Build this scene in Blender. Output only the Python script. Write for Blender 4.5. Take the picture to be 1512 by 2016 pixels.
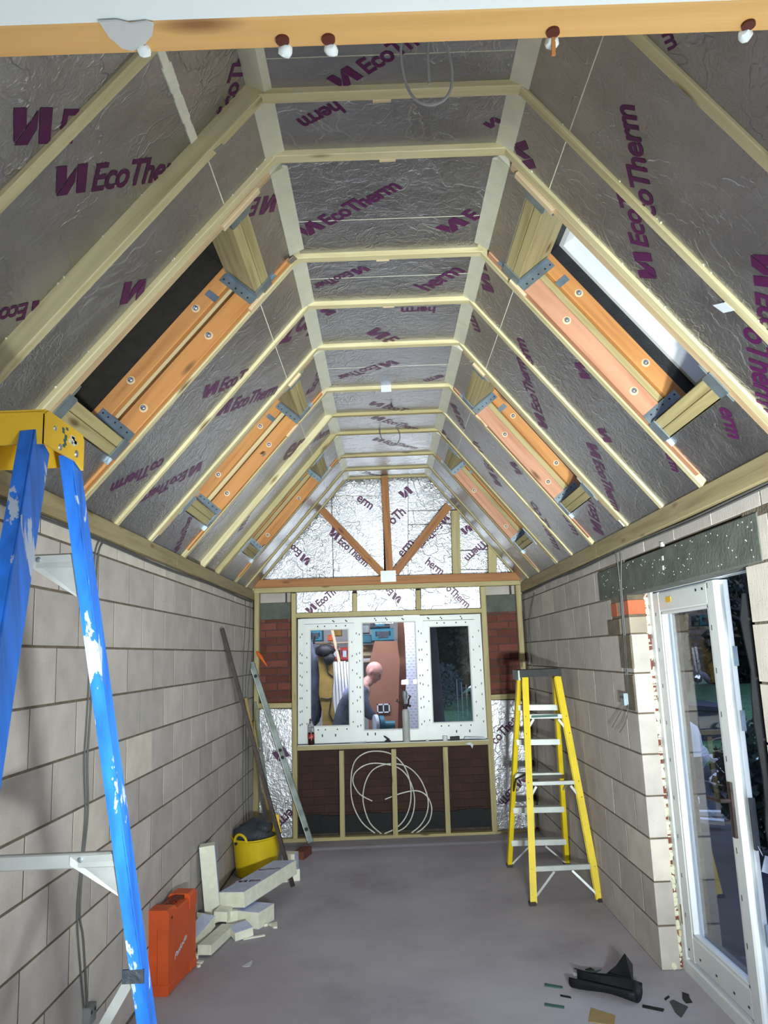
import bpy, bmesh, math, random
from mathutils import Vector, Matrix, Euler
random.seed(7)
SC = bpy.context.scene
for o in list(bpy.data.objects): bpy.data.objects.remove(o)
COL = SC.collection
V = Vector
R_ = math.radians

# ------------------------------------------------------------------ camera
YAW, PIT, ROL, FPX = R_(0.33), R_(10.24), R_(-2.27), 1552.0
CAM = V((0, 0, 1.735))
FW = V((math.sin(YAW)*math.cos(PIT), math.cos(YAW)*math.cos(PIT), math.sin(PIT)))
_r = V((math.cos(YAW), -math.sin(YAW), 0)); _u = _r.cross(FW)
CR = _r*math.cos(ROL) + _u*math.sin(ROL)
CU = -_r*math.sin(ROL) + _u*math.cos(ROL)
cd = bpy.data.cameras.new('camera'); cam = bpy.data.objects.new('camera', cd); COL.objects.link(cam)
cd.sensor_fit = 'VERTICAL'; cd.sensor_height = 36.0; cd.lens = 36.0*FPX/2016.0
cd.clip_start = 0.05; cd.clip_end = 200
m = Matrix((CR, CU, -FW)).transposed().to_4x4(); m.translation = CAM
cam.matrix_world = m
SC.camera = cam
SC.view_settings.view_transform = 'Standard'; SC.view_settings.look = 'None'
SC.view_settings.gamma = 1; SC.view_settings.use_curve_mapping = False
SC.view_settings.exposure = 0.3

# ------------------------------------------------------------------ world: dusk sky
W = bpy.data.worlds.new('world'); SC.world = W; W.use_nodes = True
nt = W.node_tree; bg = nt.nodes['Background']
tc = nt.nodes.new('ShaderNodeTexCoord'); sp = nt.nodes.new('ShaderNodeSeparateXYZ'); cr = nt.nodes.new('ShaderNodeValToRGB')
nt.links.new(tc.outputs['Generated'], sp.inputs[0]); nt.links.new(sp.outputs['Z'], cr.inputs[0]); nt.links.new(cr.outputs[0], bg.inputs[0])
cr.color_ramp.elements[0].position = 0.0; cr.color_ramp.elements[0].color = (0.42, 0.50, 0.66, 1)
cr.color_ramp.elements[1].position = 0.6; cr.color_ramp.elements[1].color = (0.20, 0.30, 0.55, 1)
SKY = 1.6
bg.inputs[1].default_value = SKY

# lamp strengths (built further down as real lamps)
WORK_E = 260.0      # work light panels
BEAM_P = 32.0       # each focused head of the work light
HOUSE_P = 60.0      # ceiling lamp of the house behind the camera
SHOP_P = 34.0       # strip lamp of the shed beyond the window

# ------------------------------------------------------------------ pixel -> point on a real plane
def ray(u, v): return FW + CR*((u-756)/FPX) - CU*((v-1008)/FPX)
def onplane(u, v, n, d):
    r = ray(u, v); t = (d-n.dot(CAM))/n.dot(r); return CAM + r*t
def PX(u, v, x): return onplane(u, v, V((1, 0, 0)), x)
def PY(u, v, y): return onplane(u, v, V((0, 1, 0)), y)
def PZ(u, v, z=0.0): return onplane(u, v, V((0, 0, 1)), z)

# ------------------------------------------------------------------ materials
def newmat(name):
    m = bpy.data.materials.new(name); m.use_nodes = True
    return m, m.node_tree, m.node_tree.nodes['Principled BSDF']
def N(t, kind, **kw):
    n = t.nodes.new(kind)
    for k, v in kw.items():
        if k in n.inputs: n.inputs[k].default_value = v
        else: setattr(n, k, v)
    return n
def ramp(t, fac, stops):
    r = t.nodes.new('ShaderNodeValToRGB'); t.links.new(fac, r.inputs[0])
    e = r.color_ramp.elements
    while len(e) < len(stops): e.new(0.5)
    for i, (p, c) in enumerate(stops): e[i].position = p; e[i].color = tuple(c)+(1,)
    return r.outputs[0]
def bump(t, b, h, strength=0.3, dist=0.01):
    n = N(t, 'ShaderNodeBump', Strength=strength, Distance=dist); t.links.new(h, n.inputs['Height']); t.links.new(n.outputs[0], b.inputs['Normal']); return n
def coords(t, scale=(1, 1, 1), attr=None, rnd=False):
    if attr: s = t.nodes.new('ShaderNodeAttribute'); s.attribute_name = attr; out = s.outputs['Vector']
    else: s = t.nodes.new('ShaderNodeTexCoord'); out = s.outputs['Object']
    if rnd:
        oi = t.nodes.new('ShaderNodeObjectInfo'); mu = N(t, 'ShaderNodeMath', operation='MULTIPLY'); mu.inputs[1].default_value = 37.0
        t.links.new(oi.outputs['Random'], mu.inputs[0])
        ad = N(t, 'ShaderNodeVectorMath', operation='ADD'); t.links.new(out, ad.inputs[0]); t.links.new(mu.outputs[0], ad.inputs[1]); out = ad.outputs[0]
    mp = t.nodes.new('ShaderNodeMapping'); mp.inputs['Scale'].default_value = scale; t.links.new(out, mp.inputs[0])
    return mp.outputs[0]
def plain(name, col, rough=0.6, metal=0.0, noise=0.12, nscale=8.0, bmp=0.0, spec=None):
    m, t, b = newmat(name)
    b.inputs['Roughness'].default_value = rough; b.inputs['Metallic'].default_value = metal
    if spec is not None: b.inputs['Specular IOR Level'].default_value = spec
    n = N(t, 'ShaderNodeTexNoise', Scale=nscale, Detail=5.0); t.links.new(coords(t), n.inputs['Vector'])
    lo = [max(0, c*(1-noise)) for c in col]; hi = [min(1, c*(1+noise)) for c in col]
    t.links.new(ramp(t, n.outputs[0], [(0.3, lo), (0.7, hi)]), b.inputs['Base Color'])
    if bmp:
        n2 = N(t, 'ShaderNodeTexNoise', Scale=nscale*6, Detail=6.0); t.links.new(coords(t), n2.inputs['Vector']); bump(t, b, n2.outputs[0], bmp, 0.01)
    return m
def wood(name, base, dark, knot=(0.16, 0.07, 0.03), rough=0.62):
    m, t, b = newmat(name); b.inputs['Roughness'].default_value = rough
    v = coords(t, (1.6, 26, 26), 'grain'); n = N(t, 'ShaderNodeTexNoise', Scale=1.0, Detail=6.0, Distortion=0.6); t.links.new(v, n.inputs['Vector'])
    c = ramp(t, n.outputs[0], [(0.3, dark), (0.52, base), (0.75, [min(1, x*1.12) for x in base])])
    v2 = coords(t, (2.6, 9, 9), 'grain'); vo = N(t, 'ShaderNodeTexVoronoi', Scale=1.0); t.links.new(v2, vo.inputs['Vector'])
    k = ramp(t, vo.outputs['Distance'], [(0.05, (1, 1, 1)), (0.16, (0, 0, 0))])
    mx = N(t, 'ShaderNodeMix', data_type='RGBA'); t.links.new(k, mx.inputs[0]); t.links.new(c, mx.inputs[6]); mx.inputs[7].default_value = tuple(knot)+(1,)
    t.links.new(mx.outputs[2], b.inputs['Base Color'])
    v3 = coords(t, (4, 120, 120), 'grain'); n3 = N(t, 'ShaderNodeTexNoise', Scale=1.0, Detail=3.0); t.links.new(v3, n3.inputs['Vector'])
    bump(t, b, n3.outputs[0], 0.25, 0.003)
    return m
M = {}
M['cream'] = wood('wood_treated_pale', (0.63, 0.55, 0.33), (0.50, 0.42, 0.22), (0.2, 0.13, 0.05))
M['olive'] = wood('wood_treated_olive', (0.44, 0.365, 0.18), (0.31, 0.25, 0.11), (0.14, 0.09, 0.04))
M['orange'] = wood('wood_orange', (0.58, 0.26, 0.08), (0.46, 0.18, 0.05))
M['pink'] = wood('wood_pink', (0.56, 0.28, 0.17), (0.45, 0.20, 0.11))
M['pinkpale'] = wood('wood_pink_pale', (0.56, 0.42, 0.25), (0.46, 0.31, 0.18))
M['truss'] = wood('wood_truss', (0.36, 0.15, 0.045), (0.25, 0.09, 0.03), (0.10, 0.03, 0.01))
M['header'] = wood('wood_header', (0.72, 0.42, 0.15), (0.64, 0.34, 0.10), (0.30, 0.14, 0.05))
M['plate'] = wood('wood_plate', (0.36, 0.29, 0.16), (0.26, 0.20, 0.10), (0.14, 0.09, 0.04))
M['endgrain'] = wood('wood_new', (0.72, 0.56, 0.36), (0.6, 0.44, 0.26))

def foil():
    m, t, b = newmat('foil'); b.inputs['Metallic'].default_value = 1.0
    v = coords(t, (1, 1, 1), None, True)
    n = N(t, 'ShaderNodeTexNoise', Scale=5.0, Detail=5.0); t.links.new(v, n.inputs['Vector'])
    t.links.new(ramp(t, n.outputs[0], [(0.3, (0.40, 0.40, 0.43)), (0.7, (0.51, 0.51, 0.55))]), b.inputs['Base Color'])
    rr = N(t, 'ShaderNodeMapRange'); t.links.new(n.outputs[0], rr.inputs[0]); rr.inputs[3].default_value = 0.28; rr.inputs[4].default_value = 0.42
    t.links.new(rr.outputs[0], b.inputs['Roughness'])
    # creases: crumpled facets at three sizes plus a few long folds
    dn = N(t, 'ShaderNodeTexNoise', Scale=10.0, Detail=4.0); t.links.new(v, dn.inputs['Vector'])
    mxv = N(t, 'ShaderNodeVectorMath', operation='MULTIPLY_ADD'); t.links.new(dn.outputs['Color'], mxv.inputs[0]); mxv.inputs[1].default_value = (0.16, 0.16, 0.16); t.links.new(v, mxv.inputs[2])
    tot = None
    for sc, wt in ((22.0, 0.55), (55.0, 0.36), (120.0, 0.2)):
        vo = N(t, 'ShaderNodeTexVoronoi', Scale=sc, feature='F1'); t.links.new(mxv.outputs[0], vo.inputs['Vector'])
        mu = N(t, 'ShaderNodeMath', operation='MULTIPLY'); t.links.new(vo.outputs['Distance'], mu.inputs[0]); mu.inputs[1].default_value = wt
        if tot is None: tot = mu.outputs[0]
        else:
            ad = N(t, 'ShaderNodeMath', operation='ADD'); t.links.new(tot, ad.inputs[0]); t.links.new(mu.outputs[0], ad.inputs[1]); tot = ad.outputs[0]
    d = N(t, 'ShaderNodeTexNoise', Scale=4.0, Detail=4.0, Distortion=0.5); t.links.new(v, d.inputs['Vector'])
    sb = N(t, 'ShaderNodeMath', operation='SUBTRACT'); sb.inputs[1].default_value = 0.5; t.links.new(d.outputs[0], sb.inputs[0])
    a = N(t, 'ShaderNodeMath', operation='ABSOLUTE'); t.links.new(sb.outputs[0], a.inputs[0])
    r1 = N(t, 'ShaderNodeMapRange'); t.links.new(a.outputs[0], r1.inputs[0]); r1.inputs[1].default_value = 0.0; r1.inputs[2].default_value = 0.012; r1.inputs[3].default_value = 0.55; r1.inputs[4].default_value = 0.0
    ad = N(t, 'ShaderNodeMath', operation='ADD'); t.links.new(tot, ad.inputs[0]); t.links.new(r1.outputs[0], ad.inputs[1])
    bump(t, b, ad.outputs[0], 0.5, 0.006)
    return m
M['foil'] = foil()
M['corner'] = plain('foil_corner_glow', (0.70, 0.69, 0.56), 0.45, 0.3, 0.06, 12, 0.3)  # cream tone holds the bright reflection along the curved corner foil
M['facing'] = plain('foil_facing', (0.60, 0.66, 0.86), 0.5, 0.1, 0.1, 14, 0.3)
M['print'] = plain('print_purple', (0.085, 0.007, 0.07), 0.4, 0.0, 0.1)
M['foam'] = plain('foam_pir', (0.84, 0.83, 0.69), 0.9, 0, 0.08, 20, 0.2)
M['foam_gun'] = plain('foam_expanding', (0.80, 0.79, 0.60), 0.8, 0, 0.15, 30, 0.5)
def block_mat(name, base, spread=0.14):
    m, t, b = newmat(name); b.inputs['Roughness'].default_value = 0.95
    oi = t.nodes.new('ShaderNodeObjectInfo')
    n = N(t, 'ShaderNodeTexNoise', Scale=7.0, Detail=8.0); t.links.new(coords(t, (1, 1, 1), None, True), n.inputs['Vector'])
    c = ramp(t, n.outputs[0], [(0.3, [x*0.88 for x in base]), (0.7, [min(1, x*1.1) for x in base])])
    mr = N(t, 'ShaderNodeMapRange'); t.links.new(oi.outputs['Random'], mr.inputs[0]); mr.inputs[3].default_value = 1-spread; mr.inputs[4].default_value = 1+spread*0.7
    hsv = t.nodes.new('ShaderNodeHueSaturation'); t.links.new(c, hsv.inputs['Color']); t.links.new(mr.outputs[0], hsv.inputs['Value'])
    t.links.new(hsv.outputs[0], b.inputs['Base Color'])
    n2 = N(t, 'ShaderNodeTexNoise', Scale=1.0, Detail=6.0); t.links.new(coords(t, (120, 120, 14), None, True), n2.inputs['Vector'])
    n3 = N(t, 'ShaderNodeTexVoronoi', Scale=55.0); t.links.new(coords(t, (1, 1, 1), None, True), n3.inputs['Vector'])
    r = N(t, 'ShaderNodeMapRange'); t.links.new(n3.outputs['Distance'], r.inputs[0]); r.inputs[1].default_value = 0.05; r.inputs[2].default_value = 0.2
    ad = N(t, 'ShaderNodeMath', operation='ADD'); t.links.new(n2.outputs[0], ad.inputs[0]); t.links.new(r.outputs[0], ad.inputs[1])
    bump(t, b, ad.outputs[0], 0.35, 0.004)
    return m
M['block'] = block_mat('concrete_block', (0.52, 0.47, 0.435))
M['block_dark'] = block_mat('concrete_block_dark', (0.36, 0.30, 0.23), 0.05)
M['block_pale'] = block_mat('concrete_block_pale', (0.62, 0.56, 0.49), 0.06)
M['mortar'] = plain('mortar', (0.15, 0.12, 0.085), 1.0, 0, 0.25, 12, 0.8)
M['mortar_dark'] = plain('mortar_dark', (0.10, 0.075, 0.065), 1.0, 0, 0.3, 20, 0.8)
M['brick'] = block_mat('brick_red', (0.17, 0.055, 0.04), 0.3)
M['brick_orange'] = block_mat('brick_orange', (0.50, 0.13, 0.06), 0.1)
M['brick_brown'] = block_mat('brick_tanked', (0.055, 0.026, 0.022), 0.12)
M['lintel'] = plain('lintel_concrete', (0.105, 0.115, 0.10), 0.9, 0, 0.25, 9, 0.5)
def floor_mat():
    m, t, b = newmat('screed'); b.inputs['Roughness'].default_value = 0.75
    v = coords(t); n = N(t, 'ShaderNodeTexNoise', Scale=1.3, Detail=9.0, Roughness=0.62); t.links.new(v, n.inputs['Vector'])
    c = ramp(t, n.outputs[0], [(0.28, (0.31, 0.28, 0.31)), (0.5, (0.41, 0.38, 0.42)), (0.72, (0.48, 0.45, 0.49))])
    n2 = N(t, 'ShaderNodeTexNoise', Scale=60.0, Detail=4.0); t.links.new(v, n2.inputs['Vector'])
    k = ramp(t, n2.outputs[0], [(0.66, (0, 0, 0)), (0.74, (0.5, 0.5, 0.5))])
    mx = N(t, 'ShaderNodeMix', data_type='RGBA'); t.links.new(k, mx.inputs[0]); t.links.new(c, mx.inputs[6]); mx.inputs[7].default_value = (0.5, 0.48, 0.46, 1)
    t.links.new(mx.outputs[2], b.inputs['Base Color']); bump(t, b, n2.outputs[0], 0.15, 0.003)
    return m
M['floor'] = floor_mat()
M['white'] = plain('upvc_white', (0.74, 0.765, 0.765), 0.35, 0, 0.03)
M['tape'] = plain('upvc_tape', (0.62, 0.63, 0.61), 0.5, 0, 0.05)
M['paint'] = plain('ceiling_white', (0.86, 0.92, 0.93), 0.8, 0, 0.02)
M['black'] = plain('black_rubber', (0.012, 0.012, 0.014), 0.6, 0, 0.3, 15, 0.3)
M['dpm'] = plain('membrane_black', (0.010, 0.011, 0.014), 0.6, 0, 0.3, 4, 0.3, 0.25)
M['felt'] = plain('felt_brown', (0.022, 0.017, 0.012), 0.9, 0, 0.3, 40, 0.4)
M['galv'] = plain('galvanised', (0.30, 0.37, 0.42), 0.42, 0.75, 0.2, 14)
M['alu'] = plain('aluminium', (0.50, 0.52, 0.51), 0.5, 0.6, 0.12, 10)
M['steel'] = plain('bolt_steel', (0.55, 0.62, 0.70), 0.25, 0.9, 0.1)
M['yellow_grp'] = plain('ladder_yellow', (0.78, 0.58, 0.01), 0.45, 0, 0.1, 6)
M['cap_yellow'] = plain('cap_yellow', (0.85, 0.52, 0.03), 0.45, 0, 0.06, 6)
def splat(name, base, paint, lo=0.585, hi=0.60):
    m, t, b = newmat(name); b.inputs['Roughness'].default_value = 0.42
    n = N(t, 'ShaderNodeTexNoise', Scale=1.0, Detail=7.0, Distortion=0.7, Roughness=0.6); t.links.new(coords(t, (14, 14, 5)), n.inputs['Vector'])
    n2 = N(t, 'ShaderNodeTexNoise', Scale=1.0, Detail=2.0); t.links.new(coords(t, (30, 30, 2.5)), n2.inputs['Vector'])
    c2 = ramp(t, n2.outputs[0], [(0.35, [x*0.75 for x in base]), (0.65, [min(1, x*1.25) for x in base])])
    k = ramp(t, n.outputs[0], [(lo, (0, 0, 0)), (hi, (0.85, 0.85, 0.85))])
    mx = N(t, 'ShaderNodeMix', data_type='RGBA'); t.links.new(k, mx.inputs[0]); t.links.new(c2, mx.inputs[6]); mx.inputs[7].default_value = tuple(paint)+(1,)
    t.links.new(mx.outputs[2], b.inputs['Base Color']); return m
M['blue_grp'] = splat('ladder_blue', (0.02, 0.17, 0.72), (0.55, 0.60, 0.66))
M['case'] = plain('case_orange', (0.66, 0.10, 0.02), 0.5, 0, 0.08)
M['case_dark'] = plain('case_seam', (0.10, 0.02, 0.01), 0.6)
M['tub'] = plain('tub_yellow', (0.72, 0.52, 0.01), 0.45, 0, 0.08)
M['bag'] = plain('bag_dark', (0.030, 0.038, 0.05), 0.55, 0, 0.3, 9, 0.6)
M['cable'] = plain('cable_grey', (0.11, 0.11, 0.11), 0.6)
M['cable_light'] = plain('cable_pale', (0.42, 0.43, 0.42), 0.5)
M['pipe'] = plain('pipe_white', (0.72, 0.70, 0.62), 0.45)
M['rust'] = plain('steel_dark', (0.045, 0.030, 0.028), 0.5, 0.3, 0.4, 20)
M['level'] = plain('level_grey', (0.24, 0.28, 0.27), 0.5, 0.4, 0.35, 9)
M['green'] = plain('scrap_green', (0.04, 0.12, 0.10), 0.6)
M['card'] = plain('card_tan', (0.32, 0.22, 0.08), 0.9)
M['paper'] = plain('paper', (0.62, 0.66, 0.72), 0.8)
M['orange_pl'] = plain('orange_plastic', (0.80, 0.14, 0.02), 0.5)
M['cola'] = plain('cola', (0.030, 0.008, 0.006), 0.2)
M['label_red'] = plain('label_red', (0.40, 0.02, 0.02), 0.4)
M['whiteink'] = plain('white_ink', (0.75, 0.75, 0.78), 0.6)
M['skin'] = plain('skin', (0.58, 0.30, 0.24), 0.55, 0, 0.12, 20)
M['jacket'] = plain('jacket_grey', (0.085, 0.10, 0.135), 0.9, 0, 0.35, 9, 0.5)
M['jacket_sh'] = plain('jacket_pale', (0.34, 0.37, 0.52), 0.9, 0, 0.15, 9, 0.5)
M['trouser'] = plain('trousers', (0.03, 0.035, 0.05), 0.9)
M['teal'] = plain('teal_plastic', (0.015, 0.15, 0.20), 0.5)
M['mdf'] = plain('mdf_brown', (0.30, 0.13, 0.075), 0.7, 0, 0.1, 3)
M['ochre'] = plain('bag_ochre', (0.32, 0.21, 0.045), 0.8, 0, 0.25, 7, 0.3)
M['redpl'] = plain('red_plastic', (0.50, 0.04, 0.03), 0.5)
M['trunk'] = plain('bark', (0.035, 0.030, 0.030), 0.95, 0, 0.4, 3, 0.3)
M['leaf'] = plain('leaf_dark', (0.018, 0.035, 0.018), 0.8, 0, 0.5, 6)
M['leaf2'] = plain('leaf_brown', (0.10, 0.065, 0.035), 0.8, 0, 0.5, 6)
M['leaf3'] = plain('leaf_blue_green', (0.030, 0.055, 0.060), 0.8, 0, 0.5, 6)
def grass_mat():
    m, t, b = newmat('lawn'); b.inputs['Roughness'].default_value = 1
    n = N(t, 'ShaderNodeTexNoise', Scale=5.0, Detail=9.0); t.links.new(coords(t), n.inputs['Vector'])
    c = ramp(t, n.outputs[0], [(0.3, (0.04, 0.11, 0.04)), (0.55, (0.08, 0.19, 0.07)), (0.7, (0.18, 0.20, 0.10))])
    t.links.new(c, b.inputs['Base Color']); bump(t, b, n.outputs[0], 0.6, 0.02); return m
M['lawn'] = grass_mat()
M['patio'] = plain('patio_slab', (0.030, 0.033, 0.043), 0.8, 0, 0.25, 5, 0.3)
def glass():
    m, t, b = newmat('glass'); b.inputs['Transmission Weight'].default_value = 1.0; b.inputs['Roughness'].default_value = 0.0
    b.inputs['IOR'].default_value = 1.28; b.inputs['Base Color'].default_value = (0.97, 0.99, 1, 1); return m
M['glass'] = glass()
def emit(name, col, s):
    m, t, b = newmat(name); b.inputs['Base Color'].default_value = (0.8, 0.8, 0.8, 1)
    b.inputs['Emission Color'].default_value = tuple(col)+(1,); b.inputs['Emission Strength'].default_value = s; return m
M['lamp'] = emit('lamp_led', (0.90, 1.0, 0.98), WORK_E)
def perforated():
    m, t, b = newmat('perforated_white'); b.inputs['Roughness'].default_value = 0.5
    br = N(t, 'ShaderNodeTexBrick', Scale=1.0); br.offset = 0.5
    br.inputs['Color1'].default_value = (0.34, 0.36, 0.48, 1); br.inputs['Color2'].default_value = (0.46, 0.48, 0.60, 1); br.inputs['Mortar'].default_value = (0.88, 0.90, 0.98, 1)
    br.inputs['Mortar Size'].default_value = 0.0145; br.inputs['Brick Width'].default_value = 0.055; br.inputs['Row Height'].default_value = 0.034; br.inputs['Mortar Smooth'].default_value = 0.1
    s = t.nodes.new('ShaderNodeTexCoord'); sx = t.nodes.new('ShaderNodeSeparateXYZ'); cb = t.nodes.new('ShaderNodeCombineXYZ')
    t.links.new(s.outputs['Object'], sx.inputs[0]); t.links.new(sx.outputs['X'], cb.inputs['X']); t.links.new(sx.outputs['Z'], cb.inputs['Y']); t.links.new(cb.outputs[0], br.inputs['Vector'])
    t.links.new(br.outputs[0], b.inputs['Base Color']); return m
M['perf'] = perforated()

# ------------------------------------------------------------------ mesh builder
class MB:
    def __init__(s): s.v = []; s.f = []; s.g = []; s.mi = []; s.smooth = False
    def add(s, vs, fs, gr=None, mi=0):
        b = len(s.v); s.v += [V(p) for p in vs]; s.g += (gr if gr else [V(p) for p in vs])
        s.f += [tuple(i+b for i in f) for f in fs]; s.mi += [mi]*len(fs); return s
    def box(s, c, size, rot=None, mi=0, ch=0.0):
        hx, hy, hz = [a/2 for a in size]; c = V(c)
        X = V((1, 0, 0)); Y = V((0, 1, 0)); Z = V((0, 0, 1))
        if rot is not None:
            q = rot if isinstance(rot, Matrix) else Euler(rot).to_matrix(); X, Y, Z = q@X, q@Y, q@Z
        vs = [c+X*(hx*a)+Y*(hy*b)+Z*(hz*d) for a in (-1, 1) for b in (-1, 1) for d in (-1, 1)]
        return s.hexa(vs, mi)
    def hexa(s, vs, mi=0):   # order: (a,b,d) binary
        return s.add(vs, [(0, 1, 3, 2), (4, 6, 7, 5), (0, 4, 5, 1), (2, 3, 7, 6), (0, 2, 6, 4), (1, 5, 7, 3)], None, mi)
    def timber(s, p0, p1, w, h, up=(0, 0, 1), ch=0.003, mi=0, cut=None):
        """sawn timber from p0 to p1 (centre line); w across, h along up; chamfered edges"""
        p0, p1 = V(p0), V(p1); d = p1-p0; L = d.length; d /= L
        up = V(up); up = (up-d*up.dot(d)).normalized(); sd = d.cross(up)
        a, b = w/2, h/2; c = min(ch, a*0.3, b*0.3)
        pr = [(-a+c, -b), (a-c, -b), (a, -b+c), (a, b-c), (a-c, b), (-a+c, b), (-a, b-c), (-a, -b+c)]
        o = V((random.random()*20, random.random()*20, random.random()*20))
        vs = []; gr = []
        for t, P in ((0, p0), (L, p1)):
            for x, y in pr:
                vs.append(P+sd*x+up*y); gr.append(o+V((t, x, y)))
        fs = [tuple(range(7, -1, -1)), tuple(range(8, 16))]+[(i, (i+1) % 8, 8+(i+1) % 8, 8+i) for i in range(8)]
        return s.add(vs, fs, gr, mi)
    def prism(s, pts, n, mi=0):
        """polygon pts (3d) extruded by vector n"""
        n = V(n); k = len(pts); vs = [V(p) for p in pts]+[V(p)+n for p in pts]
        return s.add(vs, [tuple(range(k-1, -1, -1)), tuple(range(k, 2*k))]+[(i, (i+1) % k, k+(i+1) % k, k+i) for i in range(k)], None, mi)
    def tube(s, path, r, n=8, mi=0, closed=False):
        path = [V(p) for p in path]; rings = []; k = len(path); vs = []
        up = None
        for i, p in enumerate(path):
            d = (path[min(i+1, k-1)]-path[max(i-1, 0)]).normalized()
            if up is None: up = d.orthogonal().normalized()
            up = (up-d*up.dot(d)); up = up.normalized() if up.length > 1e-6 else d.orthogonal().normalized()
            sd = d.cross(up); rr = r[i] if isinstance(r, (list, tuple)) else r
            vs += [p+(up*math.cos(a)+sd*math.sin(a))*rr for a in [2*math.pi*j/n for j in range(n)]]
        fs = []
        for i in range(k-1):
            for j in range(n): fs.append((i*n+j, i*n+(j+1) % n, (i+1)*n+(j+1) % n, (i+1)*n+j))
        fs += [tuple(range(n-1, -1, -1)), tuple(range((k-1)*n, k*n))]
        s.smooth = True
        return s.add(vs, fs, None, mi)
    def lathe(s, prof, c, n=24, mi=0, ax=V((0, 0, 1))):
        c = V(c); ax = V(ax).normalized(); e1 = ax.orthogonal().normalized(); e2 = ax.cross(e1); vs = []
        for r, z in prof: vs += [c+ax*z+(e1*math.cos(2*math.pi*j/n)+e2*math.sin(2*math.pi*j/n))*r for j in range(n)]
        fs = []
        for i in range(len(prof)-1):
            for j in range(n): fs.append((i*n+j, i*n+(j+1) % n, (i+1)*n+(j+1) % n, (i+1)*n+j))
        fs += [tuple(range(n-1, -1, -1)), tuple(range((len(prof)-1)*n, len(prof)*n))]
        s.smooth = True
        return s.add(vs, fs, None, mi)
    def blob(s, c, r, seed=0, amp=0.2, mi=0, sub=2, flat=None):
        bm = bmesh.new(); bmesh.ops.create_icosphere(bm, subdivisions=sub, radius=1)
        rnd = random.Random(seed); ph = [rnd.random()*6 for _ in range(6)]; c = V(c)
        r = V(r) if not isinstance(r, (int, float)) else V((r, r, r)); vs = []
        for v in bm.verts:
            p = v.co; k = 1+amp*(math.sin(3*p.x+ph[0])*math.sin(4*p.y+ph[1])+0.5*math.sin(7*p.z+ph[2])*math.sin(6*p.x+ph[3]))
            q = V((p.x*r.x, p.y*r.y, p.z*r.z))*k
            if flat is not None: q.z = max(q.z, flat-c.z)
            vs.append(c+q)
        fs = [tuple(v.index for v in f.verts) for f in bm.faces]; bm.free(); s.smooth = True
        return s.add(vs, fs, None, mi)
    def build(s, name, mat, parent=None, kind=None, label=None, smooth=None):
        off = parent_loc(parent)
        me = bpy.data.meshes.new(name); me.from_pydata([tuple(p-off) for p in s.v], [], s.f)
        mats = mat if isinstance(mat, (list, tuple)) else [mat]
        for x in mats: me.materials.append(M[x] if isinstance(x, str) else x)
        if len(mats) > 1: me.polygons.foreach_set('material_index', s.mi)
        at = me.attributes.new('grain', 'FLOAT_VECTOR', 'POINT'); at.data.foreach_set('vector', [c for g in s.g for c in g])
        sm = s.smooth if smooth is None else smooth
        bm = bmesh.new(); bm.from_mesh(me); bmesh.ops.recalc_face_normals(bm, faces=bm.faces); bm.to_mesh(me); bm.free()
        if sm:
            me.polygons.foreach_set('use_smooth', [True]*len(me.polygons))
            bm = bmesh.new(); bm.from_mesh(me)
            for e in bm.edges:
                if len(e.link_faces) == 2 and e.calc_face_angle(0) > R_(40): e.smooth = False
            bm.to_mesh(me); bm.free()
        o = bpy.data.objects.new(name, me); COL.objects.link(o)
        if parent: o.parent = parent
        if kind: o['kind'] = kind
        if label: o['label'] = label
        return o
def parent_loc(p):
    l = V((0, 0, 0))
    while p: l += p.location; p = p.parent
    return l
def tag(o, label, cat, group=None, kind=None):
    o['label'] = label; o['category'] = cat
    if group: o['group'] = group
    if kind: o['kind'] = kind
    return o
def thing(name, loc, label, cat, group=None):
    o = bpy.data.objects.new(name, None); COL.objects.link(o); o.location = V(loc); o.empty_display_size = 0.05
    return tag(o, label, cat, group)
def struct(name, loc=(0, 0, 0)):
    o = bpy.data.objects.new(name, None); COL.objects.link(o); o.location = V(loc); o['kind'] = 'structure'; return o

# ------------------------------------------------------------------ lettering
LOGO = [[(0, 1), (.40, 1), (.50, .52), (.19, .06)], [(.21, 0), (.64, 0), (.86, .43), (.81, .95)], [(.83, 1), (1.25, 1), (1.40, 0), (1.01, 0)]]
_tc = {}
def text_mesh(s):
    """returns verts, faces, width in units where capital height = 1"""
    if s in _tc: return _tc[s]
    vs = []; fs = []; x0 = 0
    body = s
    if s.startswith('~'):
        for q in LOGO:
            b = len(vs); vs += q; fs.append(tuple(range(b, b+4)))
        x0 = 1.66; body = s[1:]
    if body:
        cu = bpy.data.curves.new('t', 'FONT'); cu.body = body; cu.size = 1; cu.offset = 0.024; cu.space_character = 0.94; cu.resolution_u = 3
        ob = bpy.data.objects.new('t', cu); COL.objects.link(ob)
        bpy.context.view_layer.update()
        me = bpy.data.meshes.new_from_object(ob); b = len(vs)
        xs = [v.co.x for v in me.vertices]; mn = min(xs); k = 1/0.74
        vs += [(x0+(v.co.x-mn)*k*0.88, v.co.y*k) for v in me.vertices]
        fs += [tuple(i+b for i in p.vertices) for p in me.polygons]
        bpy.data.objects.remove(ob); bpy.data.curves.remove(cu); bpy.data.meshes.remove(me)
    w = max(v[0] for v in vs)
    _tc[s] = (vs, fs, w); return _tc[s]
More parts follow.
